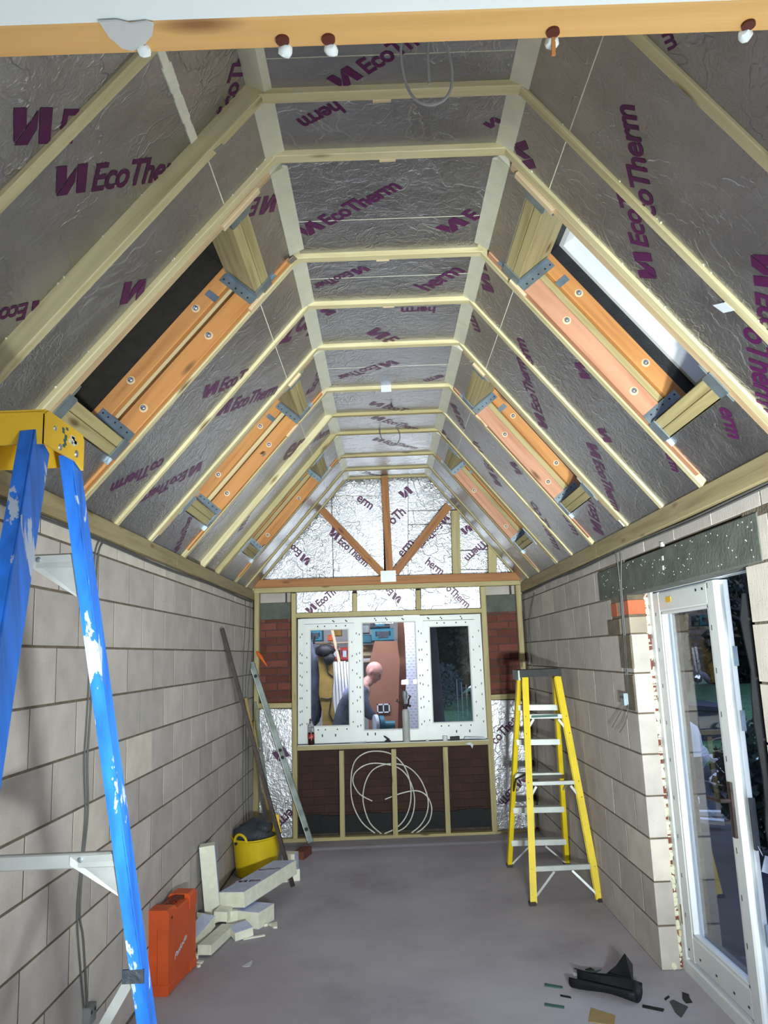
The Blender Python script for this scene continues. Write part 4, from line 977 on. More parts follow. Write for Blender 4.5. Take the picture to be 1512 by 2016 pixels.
for k in range(5): p = c+V((0, 0, 0.06+k*0.04)); a = -1.45; r = rb_+(rt_-rb_)*(0.06+k*0.04)/Ht+0.003; mb.blob(p+V((r*math.cos(a), r*math.sin(a), 0)), 0.004, k, 0, sub=1)
o = mb.build('gauge_dots', 'tub', tub); o['kind'] = 'stuff'
rub = MB(); rub.blob(c+V((-0.02, 0.0, 0.31)), (0.17, 0.165, 0.115), 5, 0.17, sub=3); rub.blob(c+V((0.06, -0.03, 0.36)), (0.09, 0.08, 0.06), 9, 0.16, sub=2); rub.blob(c+V((-0.08, -0.03, 0.345)), (0.10, 0.09, 0.045), 2, 0.16, sub=2)
o = rub.build('rubbish_sack', 'bag'); tag(o, 'crumpled dark sack heaped inside the yellow tub', 'sack')
mb = MB(); q = c+V((0.16, -0.02, 0.33)); mb.prism([q+V((-0.05, 0, 0)), q+V((0.05, 0, -0.01)), q+V((0.035, 0, 0.05)), q+V((0.03, 0, 0.13)), q+V((-0.01, 0, 0.13)), q+V((-0.02, 0, 0.045))], (0, 0.03, 0.0))
o = mb.build('packaging_scrap', 'orange_pl'); o.data.materials[0] = M['cap_yellow']; tag(o, 'orange-yellow scrap standing at the right side of the tub', 'packaging')

# ---------------------------------------------------------------- insulation offcuts on the floor
def offcut(label, c, size, rot, face=None, group=None, z=None):
    """c = centre of the base; lifted so that its lowest corner touches z"""
    E_ = Euler(rot).to_matrix(); hx, hy, hz = [a/2 for a in size]
    low = min((E_@V((a*hx, b*hy, d*hz))).z for a in (-1, 1) for b in (-1, 1) for d in (-1, 1))
    cc = V((c[0], c[1], (z or 0)-low+0.0008)); th = thing('foam_offcut', (cc.x, cc.y, cc.z+low), label, 'offcut', group)
    mb = MB(); mb.box(cc, size, E_); mb.build('foam_core', 'foam', th)
    if face:
        for sg in (-1, 1):
            nn = E_@V([(sg*hx if face == 'x' else 0), (sg*hy if face == 'y' else 0), (sg*hz if face == 'z' else 0)])
            s2 = [a+0.0006 for a in size]; s2['xyz'.index(face)] = 0.0016
            mb = MB(); mb.box(cc+nn*(1+0.0005/nn.length), s2, E_); fc = mb.build('foil_facing', 'facing', th)
    return th, cc, E_
offcut('pale foam offcut leaning upright on the left wall in front of the yellow tub', (-1.245, 5.72), (0.10, 0.085, 0.50), (R_(3), R_(-5), R_(8)), 'x')
th, cc, E_ = offcut('long silver-faced foam offcut lying on top of the pile', (-0.955, 6.02), (0.19, 0.78, 0.095), (R_(1), R_(-4), R_(-20)), 'z', z=0.105)
for t, s in ((-0.18, '~Eco'), (0.12, 'EcoTherm')):
    letter(s, cc+E_@V((-0.08, t, 0.049)), cc+E_@V((0.08, t+0.04, 0.049)), E_@V((0, 0, 1)), th, mat='print', lift=0.001)
offcut('square foam block under the near end of the long silver-faced offcut', (-1.075, 5.66), (0.10, 0.10, 0.10), (0, 0, R_(10)))
offcut('wide foam block on the right under the long silver-faced offcut', (-0.935, 5.68), (0.17, 0.20, 0.10), (0, 0, R_(-22)), 'z')
offcut('pale foam bar in two lengths lying towards the camera beside the orange case', (-1.115, 5.30), (0.085, 0.42, 0.055), (R_(-2), 0, R_(-8)), None)
offcut('small foam block sitting on the back end of the pale bar', (-1.135, 5.60), (0.09, 0.12, 0.06), (0, R_(3), R_(-6)), None, z=0.058)
offcut('grey-shaded foam wedge leaning between the orange case and the pale bar', (-1.235, 5.33), (0.09, 0.26, 0.07), (R_(14), R_(6), R_(-16)), 'z')
offcut('broken foam triangle in front of the block pile', (-0.985, 5.42), (0.12, 0.11, 0.05), (R_(8), R_(-6), R_(30)), 'z')
offcut('thin foam splinter pointing right in front of the pile', (-0.90, 5.40), (0.14, 0.02, 0.008), (0, 0, R_(24)))
offcut('foam chunk between tall offcut and wall foot', (-1.285, 5.58), (0.05, 0.09, 0.08), (R_(10), R_(12), R_(20)))
offcut('foam block beside the foot of the dark pole, behind the long offcut', (-0.83, 6.72), (0.14, 0.16, 0.085), (0, 0, R_(15)), 'z')
offcut('upper foam chunk between the tub and the dark pole', (-0.86, 7.02), (0.11, 0.10, 0.13), (0, 0, R_(-12)), 'x')
offcut('silver foam slab lying flat in front of the tub', (-1.12, 6.40), (0.16, 0.30, 0.05), (0, 0, R_(12)), 'z')
mb = MB(); mb.box((-0.80, 7.42, 0.034), (0.10, 0.21, 0.065), (0, 0, R_(-14))); tag(mb.build('dark_red_block', 'brick'), 'dark red block lying on the floor between tub and spirit level', 'brick')  # plain low box in dark red beside the foot of the level
rs = random.Random(12)
for i in range(14):
    x, y = rs.uniform(-1.25, -0.85), rs.uniform(5.05, 5.9)
    if i < 6: x, y = rs.uniform(-1.20, -1.12), 4.95+i*0.06
    offcut('tiny foam crumb in the litter around the orange case and offcuts', (x, y), (rs.uniform(.015, .04), rs.uniform(.015, .04), rs.uniform(.008, .02)), (0, 0, rs.uniform(0, 3)), None, 'foam crumbs by the offcut pile')
def flatscrap(label, px, mat, name='scrap', cat='scrap', th=0.002, z=0.0, group=None, curl=0.0):
    pts = [PZ(u, v, z+0.0005) for u, v in px]; c = sum(pts, V())/len(pts)
    pts = [p+V((0, 0, curl*(i % 2))) for i, p in enumerate(pts)]
    mb = MB(); mb.prism(pts, (0, 0, th)); o = mb.build(name, mat); return tag(o, label, cat, group)
flatscrap('white foam scrap lying alone on the floor right of the pile', ((528, 1822), (546, 1818), (546, 1828), (538, 1828), (534, 1824)), 'foam', th=0.012)
flatscrap('grey-white paper-like scrap on the floor in front of the pile', ((477, 1903), (497, 1891), (496, 1897), (492, 1903), (482, 1904)), 'paper', th=0.003)
# ---------------------------------------------------------------- poles
def leaning(name, foot, top, w, h, mat, label, cat, up=(0, 1, 0)):
    mb = MB(); mb.timber(V(foot)+V((0, 0, 0.008)), top, w, h, up=up, ch=0.002); o = mb.build(name, mat); return tag(o, label, cat)
leaning('steel_bar', (-0.772, 6.44, 0.012), PX(437, 1237, -1.300), 0.030, 0.030, 'rust', 'long dark steel bar leaning against the left wall over the yellow tub', 'bar')
leaning('timber_batten', (-1.06, 7.62, 0.01), PX(484, 1374, -1.296), 0.026, 0.022, 'card', 'short tan wooden batten leaning in the far left corner behind the dark bar', 'batten')
leaning('plastic_strip', (-1.10, 7.80, 0.005), PX(503, 1382, -1.21), 0.02, 0.02, 'level', 'thin grey strip leaning in the far left corner beside the tan batten', 'strip')
lv = thing('spirit_level', (-0.764, 7.825, 0), 'long grey spirit level leaning across the left window stud', 'level')
a = V((-0.764, 7.83, 0.03)); b = PY(492, 1304, 7.95); b = V((b.x+0.02, 7.915, b.z))
mb = MB(); mb.timber(a, b, 0.055, 0.024, up=(0, 1, 0), ch=0.003); mb.build('beam', 'level', lv)
for t in (0.07, 0.46, 0.50, 0.92):
    p = a.lerp(b, t); mb = MB(); mb.lathe([(0.017, 0), (0.017, 0.002)], p+V((0, -0.0135, 0)), 12, ax=V((0, -1, 0))); mb.build('vial_window', 'black', lv)
mb = MB(); mb.timber(a.lerp(b, 0.01)+V((-.024, -0.013, 0)), a.lerp(b, 0.99)+V((-.024, -0.013, 0)), 0.007, 0.003, up=(0, 1, 0)); mb.build('edge_strip', 'alu', lv)
p = PY(506, 1283, 7.97); q = PY(526, 1312, 7.93)
mb = MB(); mb.tube([p, p.lerp(q, 0.25), p.lerp(q, 0.6), q], [0.012, 0.02, 0.014, 0.003], 10); o = mb.build('marker_peg', 'orange_pl'); tag(o, 'orange plastic wedge stuck on the left corner stud', 'peg')

# ---------------------------------------------------------------- black rubber roll and cut scraps by the door
rl = thing('rubber_sheet_roll', (1.0, 4.3, 0), 'curled piece of black membrane lying on the floor by the door', 'membrane')
A, B = PZ(1122, 1948), PZ(1252, 1980)
ax = (B-A).normalized(); sd = V((-ax.y, ax.x, 0))
mb = MB(); vs = []; fs = []; n = 14; k = 9
for i in range(k):
    t = i/(k-1); c = A.lerp(B, t)+sd*0.045
    for j in range(n):
        a = R_(-110+j*21); r = 0.042*(1+0.15*math.sin(t*6+j*0.3)); vs.append(c+sd*(r*1.2*math.sin(a)*(1 if j < 11 else 1.3))+V((0, 0, 0.046-r*math.cos(a)*1.0)))
for i in range(k-1):
    for j in range(n-1): fs.append((i*n+j, i*n+j+1, (i+1)*n+j+1, (i+1)*n+j))
mb.add(vs, fs); mb.smooth = True; o = mb.build('curl', 'dpm', rl); md = o.modifiers.new('t', 'SOLIDIFY'); md.thickness = 0.003
mb = MB(); a = PZ(1205, 1942); b = PZ(1245, 1962)
pk = a.lerp(b, 0.75)+V((0.02, 0.05, 0.17)); vs = []; 
q = [a+V((-0.03, 0.01, 0.05)), b+V((0.01, 0, 0.04)), b+V((0.03, 0.05, 0.13)), pk, a.lerp(pk, 0.55)+V((-0.01, 0.01, 0.01))]
mb.prism(q, (-0.002, 0.004, 0.0)); mb.build('flap', 'dpm', rl)
mb = MB(); a = PZ(1104, 1962); b = PZ(1125, 1966); mb.prism([a, b, b+V((0, 0.02, 0)), a+V((0, 0.02, 0))], (0, 0, 0.003)); mb.build('tab', 'dpm', rl)
def c3(x, y): return (1040+x/4.2, 1860+y/4.2)
for lab, mt, pts in (('green strip of packer on the floor, upper of the two left of the black membrane', 'green', [(135, 322), (285, 348), (280, 365), (135, 345)]),
                     ('green strip of packer on the floor, lower of the two left of the black membrane', 'green', [(135, 485), (300, 512), (295, 530), (135, 507)]),
                     ('green bent scrap on the floor beyond the black membrane', 'green', [(485, 212), (560, 218), (605, 208), (560, 232), (495, 246)]),
                     ('black crumb-shaped scrap resting against the green bent scrap', 'dpm', [(470, 208), (515, 192), (545, 212), (500, 222)]),
                     ('narrow black strip right of the membrane roll', 'dpm', [(945, 500), (1125, 535), (1115, 555), (945, 520)]),
                     ('blue-grey rubber wedge lying flat right of the black strip', 'bag', [(1170, 475), (1200, 460), (1320, 518), (1265, 605), (1215, 560)]),
                     ('black notched rubber scrap nearest the door', 'dpm', [(1272, 395), (1330, 415), (1335, 445), (1358, 480), (1305, 485), (1275, 450)]),
                     ('short black rubber bar between strip and wedge', 'dpm', [(1125, 450), (1160, 425), (1170, 435), (1135, 462)]),
                     ('tan piece of torn cardboard at the bottom edge of view', 'card', [(520, 525), (720, 590), (710, 670), (500, 640)]),
                     ('white paper crumb beyond the membrane by the door', 'paper', [(760, 142), (820, 145), (815, 165), (765, 162)]),
                     ('white crumb just behind the left end of the membrane', 'paper', [(370, 235), (415, 240), (410, 262), (375, 262)])):
    flatscrap(lab, [c3(*p) for p in pts], mt, name='card_scrap' if mt == 'card' else ('paper_scrap' if mt == 'paper' else ('plastic_strip' if mt == 'green' else 'rubber_scrap')), th=0.004)
p = PZ(1325, 1906); mb = MB(); mb.blob((p.x, p.y-0.02, 0.02), 0.02, 3, 0.15); tag(mb.build('foam_ball', 'foam_gun'), 'round pale foam lump at the foot of the door reveal', 'foam')

# ---------------------------------------------------------------- cables
def cable(name, pts, r, mat, label, cat='cable', group=None):
    P = [V(p) for p in pts]; out = []
    for i in range(len(P)-1):
        a, b, c, d = P[max(i-1, 0)], P[i], P[i+1], P[min(i+2, len(P)-1)]
        for k in range(5):
            t = k/5; out.append(0.5*((2*b)+(c-a)*t+(2*a-5*b+4*c-d)*t*t+(3*b-a-3*c+d)*t**3))
    out.append(P[-1]); mb = MB(); mb.tube(out, r, 6); o = mb.build(name, mat); return tag(o, label, cat, group)
XW = XL+0.006
cable('cable', [PX(u, v, XW) for u, v in ((196, 1062), (186, 1100), (180, 1250), (172, 1400), (166, 1500), (168, 1600), (160, 1700), (152, 1800), (158, 1900), (166, 1985))], 0.0045, 'cable', 'dark cable running down the left wall, nearer of the pair')
cable('cable', [PX(u, v, XW) for u, v in ((204, 1066), (192, 1100), (186, 1250), (178, 1400), (172, 1500), (173, 1600), (163, 1700), (157, 1800), (164, 1850), (172, 1985))], 0.0045, 'cable', 'dark cable running down the left wall, farther of the pair')
for dz, nm in ((0, 'upper'), (-0.011, 'lower')):
    cable('cable', [(XW, y, 2.318+dz+0.006*math.sin(y*2.3)) for y in [1.0+0.5*i for i in range(15)]], 0.0045, 'cable', 'dark cable clipped along under the left wall plate, %s of two' % nm)
for i, (du, nm) in enumerate(((0, 'left'), (9, 'middle'), (18, 'right'))):
    cable('cable', [PX(u+du*(0.6 if v > 1300 else 1), v, XW) for u, v in ((483, 1180), (484, 1210), (480, 1280), (478, 1350), (479, 1420), (478, 1550), (480, 1620))], 0.004, 'cable', 'dark cable hanging in the far left corner, %s of three' % nm)
for dz, nm in ((0, 'upper'), (-0.012, 'lower')):
    cable('cable', [(XR-0.006, y, 2.296+dz+0.005*math.sin(y*3.1)) for y in [1.0+0.5*i for i in range(15)]], 0.0045, 'cable', 'dark cable clipped along under the right wall plate, %s of two' % nm)
for du, nm in ((-4, 'left'), (4, 'right')):
    cable('cable', [PX(u+du*(1 if v < 1130 else 0.35), v, XR-0.006) for u, v in ((1214, 1078), (1219, 1100), (1222, 1150), (1228, 1230), (1233, 1300), (1235, 1368))], 0.004, 'cable', 'grey cable dropping over the lintel to the metal box, %s of two' % nm)
for i, (pts, nm) in enumerate((((((1233, 1385), (1222, 1402), (1205, 1432))), 'left'), (((1237, 1388), (1232, 1420), (1220, 1442)), 'right'))):
    cable('cable', [PX(u, v, XR-0.02-0.01*k) for k, (u, v) in enumerate(pts)], 0.003, 'cable', 'loose cable tail hanging below the metal box on the right wall, %s one' % nm)
cable('cable', [PX(u, v, XR-0.008) for u, v in ((1052, 1168), (1045, 1200), (1042, 1240), (1046, 1300), (1055, 1380), (1058, 1500), (1060, 1610))], 0.0045, 'cable', 'dark cable hanging in the far right corner behind the yellow ladder')
for u, v, lab, sx in ((1236, 1376, 'small galvanised socket box on the right wall beside the door', -1), (168, 1996, 'grey metal socket box low on the left wall under the cables', 1)):
    xw = XR if sx < 0 else XL; p = PX(u, v, xw); t = thing('socket_box', p, lab, 'box')
    mb = MB(); mb.box(p+V((sx*0.017, 0, 0)), (0.034, 0.07, 0.07)); mb.build('box', 'galv' if sx < 0 else 'level', t)
    for dy in (-0.02, 0.02): mb = MB(); mb.lathe([(0.008, 0), (0.008, 0.001)], p+V((sx*0.0345, dy, 0.012)), 10, ax=V((sx, 0, 0))); mb.build('knockout', 'black', t)
def loop(c, rx, rz, y, t0, t1, n=28, tilt=0.0): return [V((c[0]+rx*math.cos(a)+tilt*math.sin(a)*0.05, y+0.004*math.sin(3*a), c[2]+rz*math.sin(a))) for a in [t0+(t1-t0)*i/n for i in range(n+1)]]
# cable loops hanging from the ceiling
def pxloop(pts, y, r, mat, label): cable('ceiling_cable', [PY(u, v, y) for u, v in pts], r, mat, label)
pxloop(((795, 62), (789, 100), (795, 150), (812, 190), (838, 206), (866, 202), (886, 180), (890, 140), (880, 90), (872, 68)), 2.06, 0.0042, 'cable_light', 'pale grey cable loop hanging from the ceiling nearest the camera')
pxloop(((843, 62), (842, 100), (845, 166)), 2.08, 0.0042, 'cable_light', 'straight pale cable end hanging inside the nearest ceiling loop')
pxloop(((722, 690), (728, 682), (742, 690), (752, 682), (760, 690), (748, 700), (748, 720), (756, 740), (770, 748), (785, 742), (792, 725), (784, 705), (768, 692), (756, 688)), 5.1, 0.005, 'cable', 'dark cable loop hanging from the middle of the ceiling')
pxloop(((770, 750), (771, 775), (768, 790), (772, 802)), 5.6, 0.006, 'rust', 'short dark cable tail hanging below the silver tape patch')
pxloop(((756, 818), (748, 835), (750, 860), (762, 874), (778, 876), (787, 864), (785, 848), (772, 836), (758, 832), (748, 838)), 6.2, 0.004, 'cable', 'thin dark cable loop hanging farthest along the ceiling')
p = PY(760, 764, 5.16); mb = MB(); mb.box((p.x, 5.17, p.z), (0.07, 0.006, 0.05)); mb.build('tape_patch', 'paper', ceil)
# coil of white pipe behind the lower studs
pp = thing('pipe_coil', PY(770, 1640, 8.085), 'coil of thin white plastic pipe standing behind the studs below the window', 'pipe')
loops = (((738, 1640), (712, 1618), (694, 1580), (691, 1535), (698, 1500), (720, 1482), (748, 1479), (775, 1487), (797, 1510), (808, 1545), (808, 1580), (798, 1610), (780, 1630), (757, 1641)),
         ((752, 1643), (728, 1620), (715, 1580), (718, 1545), (732, 1518), (755, 1506), (780, 1504), (806, 1512), (828, 1535), (842, 1570), (841, 1600), (828, 1625), (810, 1640)),
         ((733, 1577), (708, 1563), (695, 1540), (700, 1520), (722, 1505), (750, 1503), (785, 1512), (806, 1535), (816, 1570), (812, 1605), (798, 1628), (775, 1640)),
         ((758, 1574), (790, 1562), (820, 1557), (840, 1567), (850, 1590), (846, 1615), (832, 1632), (820, 1640)))
for i, pts in enumerate(loops):
    P = [PY(u, v, 8.064) for u, v in pts]; P = [V((p.x, 8.052-0.0+0.009*i-0.027, p.z)) for p in P]; P = [V((p.x, 8.074 if i % 2 else 8.062, p.z)) for p in P]; out = []
    for j in range(len(P)-1):
        a, b, c, d = P[max(j-1, 0)], P[j], P[j+1], P[min(j+2, len(P)-1)]
        for k in range(4):
            t = k/4; out.append(0.5*((2*b)+(c-a)*t+(2*a-5*b+4*c-d)*t*t+(3*b-a-3*c+d)*t**3))
    out.append(P[-1]); mb = MB(); mb.tube(out, 0.0062, 7); mb.build('loop', 'pipe', pp)

# ---------------------------------------------------------------- things on the sill
def sillp(u, v=None, y=7.985):
    p = PY(u, 1463, y); a, b = PY(586, 1467.5, y), PY(962, 1456, y); t = (p.x-a.x)/(b.x-a.x); return V((p.x, y, sill_z(t)))
za, zb_ = PY(586, 1467.5, YF-0.03).z, PY(962, 1456, YF-0.03).z
def sill_z(t): return za+(zb_-za)*t+0.0005
p = sillp(613, y=7.975); bt = thing('drink_bottle', p, 'plastic bottle of dark cola with red label at the left end of the sill', 'bottle')
mb = MB(); mb.lathe([(0.028, 0), (0.032, 0.01), (0.032, 0.06), (0.030, 0.08), (0.032, 0.10), (0.0315, 0.118)], p, 20); mb.build('drink', 'cola', bt)
mb = MB(); mb.lathe([(0.0325, 0.119), (0.033, 0.15), (0.028, 0.185), (0.014, 0.21), (0.012, 0.225)], p, 20); mb.build('neck', 'glass', bt)
mb = MB(); mb.lathe([(0.0330, 0.058), (0.0330, 0.102)], p, 20); mb.build('bottle_label', 'label_red', bt, label='red label with white script')
mb = MB(); q = p+V((0, -0.034, 0.075)); mb.tube([q+V((-0.018, 0.003, -0.012)), q+V((-0.010, 0, 0.004)), q+V((-0.004, -0.001, -0.008)), q+V((0.003, -0.001, 0.006)), q+V((0.009, 0, -0.006)), q+V((0.018, 0.003, 0.010))], 0.0016, 5); mb.build('script', 'whiteink', bt)
mb = MB(); mb.lathe([(0.014, 0.226), (0.014, 0.243), (0.012, 0.245)], p, 14); mb.build('bottle_cap', 'cola', bt)
p = sillp(801, y=7.975); fg = thing('foam_gun', p, 'foam applicator gun screwed on a tall pale grey canister standing on the sill', 'tool')
mb = MB(); mb.lathe([(0.033, 0), (0.035, 0.004), (0.035, 0.285), (0.031, 0.30), (0.018, 0.315)], p, 20); mb.build('canister', 'cable_light', fg)
mb = MB(); mb.lathe([(0.02, 0.31), (0.022, 0.33), (0.03, 0.345), (0.03, 0.35), (0.016, 0.36)], p, 16); mb.build('collar', 'rust', fg)
mb = MB(); mb.lathe([(0.012, 0.36), (0.014, 0.40), (0.024, 0.42), (0.024, 0.455), (0.026, 0.47), (0.02, 0.485)], p, 16); mb.build('body', 'level', fg)
mb = MB(); mb.tube([p+V((0.01, 0, 0.35)), p+V((0.035, 0, 0.345)), p+V((0.055, 0, 0.335))], 0.012, 8); mb.tube([p+V((0.03, 0, 0.35)), p+V((0.035, 0, 0.40)), p+V((0.055, 0, 0.435)), p+V((0.035, 0, 0.44))], 0.009, 8); mb.build('grip', 'rust', fg)
mb = MB(); mb.tube([p+V((0, 0, 0.355)), p+V((-0.06, 0, 0.375)), p+V((-0.088, 0, 0.39))], 0.005, 6); mb.tube([p+V((-0.08, 0, 0.385)), p+V((-0.075, 0, 0.41))], 0.006, 6); mb.build('nozzle', 'rust', fg)
p = sillp(762, y=7.985); tl = thing('hand_tool', p, 'small black curved hand tool in the middle of the sill', 'tool')
mb = MB(); mb.blob(p+V((0.01, 0, 0.013)), (0.03, 0.018, 0.013), 4, 0.1); mb.tube([p+V((0.02, 0, 0.02)), p+V((0.0, 0, 0.04)), p+V((-0.02, 0, 0.055)), p+V((-0.03, 0, 0.06))], [0.014, 0.010, 0.008, 0.004], 8); mb.build('body', 'black', tl)
p = sillp(705, y=7.985); mb = MB(); mb.blob(p+V((0, 0, 0.005)), (0.085, 0.03, 0.0055), 1, 0.08); mb.tube([p+V((0.07, 0, 0.006)), p+V((0.08, 0, 0.018))], 0.003, 5); tag(mb.build('clear_packet', 'paper'), 'crumpled clear plastic packet on the sill left of the black tool', 'packet')
p = sillp(842, y=7.985); mb = MB(); mb.blob(p+V((0, 0, 0.007)), (0.018, 0.018, 0.008), 1, 0.05); tag(mb.build('white_plug', 'white'), 'tiny white plug on the sill right of the canister', 'plug')
p = sillp(877, y=7.985); mb = MB(); mb.lathe([(0.022, 0), (0.024, 0.003), (0.024, 0.045), (0.018, 0.045), (0.018, 0.003)], p, 20); tag(mb.build('tape_roll', 'white'), 'white roll of tape standing on the sill', 'tape')
p = sillp(896, y=7.985); mb = MB(); mb.timber(p+V((-0.045, 0, 0.018)), p+V((0.045, 0, 0.020)), 0.05, 0.034, ch=0.008); tag(mb.build('black_box', 'black'), 'squat black case on the sill beside the white tape roll', 'case')
p = sillp(934, y=7.98); mb = MB(); mb.prism([p+V((-0.10, -0.02, 0.012)), p+V((0.04, -0.02, 0.010)), p+V((0.12, -0.02, 0.004)), p+V((0.09, -0.02, 0.022)), p+V((-0.09, -0.02, 0.034))], (0, 0.05, 0)); tag(mb.build('blade_packet', 'paper'), 'blue-white flat packet at the right end of the sill', 'packet')
p = sillp(926, y=7.965)+V((0, 0.0, -0.05)); mb = MB(); mb.prism([p+V((-0.05, 0, 0.02)), p+V((0.0, -0.004, -0.0)), p+V((0.015, 0, -0.03)), p+V((0.03, -0.004, 0.005)), p+V((0.0, 0, 0.03))], (0, 0.004, 0)); tag(mb.build('torn_tape', 'paper'), 'torn white tape scrap hanging off the sill at right', 'tape')

# ---------------------------------------------------------------- lamps
def alight(name, loc, rot, size, power, col, sy=None):
    l = bpy.data.lights.new(name, 'AREA'); l.energy = power; l.size = size; l.color = col
    if sy: l.shape = 'RECTANGLE'; l.size_y = sy
    o = bpy.data.objects.new(name, l); COL.objects.link(o); o.location = loc; o.rotation_euler = rot; return o
# double work light on a tripod, just below the frame near the camera
WL = V((0.48, 0.35, 1.18))
wl = thing('work_light', (WL.x, WL.y, 0), 'double headed work light on a tripod, mirrored in the far window', 'lamp')
mb = MB(); mb.tube([(WL.x, WL.y, 0.35), (WL.x, WL.y, 1.12)], 0.014, 8); mb.build('pole', 'cap_yellow', wl)
for k in range(3):
    a = R_(90+120*k); mb = MB(); mb.tube([(WL.x, WL.y, 0.55), (WL.x+0.36*math.cos(a), WL.y+0.36*math.sin(a), 0.012)], 0.011, 6); mb.build('leg', 'black', wl)
mb = MB(); mb.tube([(WL.x-0.16, WL.y, 1.10), (WL.x+0.16, WL.y, 1.10)], 0.012, 6); mb.build('crossbar', 'black', wl)
for sx, dirx in ((-0.115, -0.10), (0.115, 0.12)):
    dv = V((dirx, 1, 0.22)).normalized(); c = V((WL.x+sx, WL.y, 1.19)); q = dv.to_track_quat('Y', 'Z').to_matrix()
    mb = MB(); mb.box(c-dv*0.025, (0.17, 0.04, 0.13), q); mb.box(c-dv*0.04+V((0, 0, -0.07)), (0.03, 0.02, 0.06)); h = mb.build('lamp_head', 'black', wl)
    mb = MB(); mb.box(c+dv*0.0, (0.125, 0.006, 0.085), q); mb.build('led_panel', 'lamp', h)
    l = alight('led_beam', c+dv*0.012, (-dv).to_track_quat('Z', 'Y').to_euler(), 0.12, BEAM_P, (0.90, 1.0, 0.98), 0.08); l.data.spread = R_(75)
hl = thing('ceiling_lamp', (0.0, -1.2, 2.46), 'flat ceiling lamp of the house behind the camera', 'lamp')
mb = MB(); mb.lathe([(0.22, 0.0), (0.22, -0.03), (0.20, -0.04)], (0, -1.2, 2.46), 24); mb.build('housing', 'paint', hl)
o = alight('house_light', (0, -1.2, 2.40), (0, 0, 0), 0.4, HOUSE_P, (0.95, 1.0, 1.0)); 

# ---------------------------------------------------------------- outside: ground
GZ = -0.12
mb = MB(); mb.box((9, 8, GZ-0.05), (14.7, 9.0, 0.1)); mb.build('ground_patio', 'patio', kind='structure')
mb = MB(); mb.box((6, 27, GZ-0.05), (50, 29, 0.1)); mb.build('ground_lawn', 'lawn', kind='structure')
mb = MB(); mb.box((-0.4, 10.4, GZ-0.045), (3.6, 4.1, 0.1)); mb.build('ground_shed', 'patio', kind='structure')
rg = random.Random(21)
mb = MB()
for i in range(1600):
    x, y = rg.uniform(1.5, 16), rg.uniform(12.6, 26); a = rg.uniform(0, 6.28); r = 0.03
    mb.add([V((x, y, GZ+0.01)), V((x+r*math.cos(a), y+r*math.sin(a), GZ+0.03)), V((x-r*math.sin(a), y+r*math.cos(a), GZ+0.02))], [(0, 1, 2)])
o = mb.build('fallen_leaves', 'leaf2'); tag(o, 'scatter of brown fallen leaves over the lawn', 'leaves', kind='stuff')
# shrubs and trees
def leafcloud(mb, c, r, n, seed, s=0.10):
    rr = random.Random(seed); c = V(c)
    for i in range(n):
        d = V((rr.gauss(0, 1), rr.gauss(0, 1), rr.gauss(0, 1))).normalized()*(rr.random()**0.35); p = c+V((d.x*r[0], d.y*r[1], d.z*r[2]))
        u = V((rr.gauss(0, 1), rr.gauss(0, 1), rr.gauss(0, 1))).normalized()*s*rr.uniform(0.6, 1.3); w = u.orthogonal().normalized()*s*0.45
        mb.add([p-u*0.5, p+w, p+u*0.5, p-w], [(0, 1, 2, 3)])
def tree(name, x, y, h, r, mat, label, seed, trunk=0.12, crown0=0.25, n=2600, leaf=0.16, cat='tree'):
    t = thing(name, (x, y, GZ), label, cat); rr = random.Random(seed)
    if trunk:
        mb = MB(); mb.tube([(x, y, GZ), (x+0.05*h*rr.uniform(-.3, .3), y, GZ+h*0.3), (x+0.04*h*rr.uniform(-.5, .5), y, GZ+h*0.62)], [trunk, trunk*0.75, trunk*0.4], 9)
        for k in range(16):
            z = GZ+h*rr.uniform(0.2, 0.6); a = rr.uniform(0, 6.28); ln = r*rr.uniform(0.5, 0.95); p0 = V((x, y, z)); p2 = p0+V((ln*math.cos(a), ln*math.sin(a), ln*rr.uniform(0.2, 0.9)))
            pm = p0.lerp(p2, 0.5)+V((0, 0, -0.05*ln)); mb.tube([p0, pm, p2], [trunk*0.35, trunk*0.22, trunk*0.06], 5)
            for q in range(3):
                p3 = pm.lerp(p2, rr.random()); mb.tube([p3, p3+V((rr.uniform(-.6, .6), rr.uniform(-.6, .6), rr.uniform(0, .6)))*ln*0.5], [trunk*0.1, trunk*0.03], 4)
        mb.build('trunk', 'trunk', t)
    mb = MB()
    for k in range(7):
        a = rr.uniform(0, 6.28); q = rr.uniform(0, 0.5)*r; zc = GZ+h*(crown0+(1-crown0)*rr.uniform(0.25, 0.8))
        leafcloud(mb, (x+q*math.cos(a), y+q*math.sin(a), zc), (r*0.65, r*0.65, h*(1-crown0)*0.35), n//7, seed*10+k, leaf)
    mb.build('foliage', mat, t)
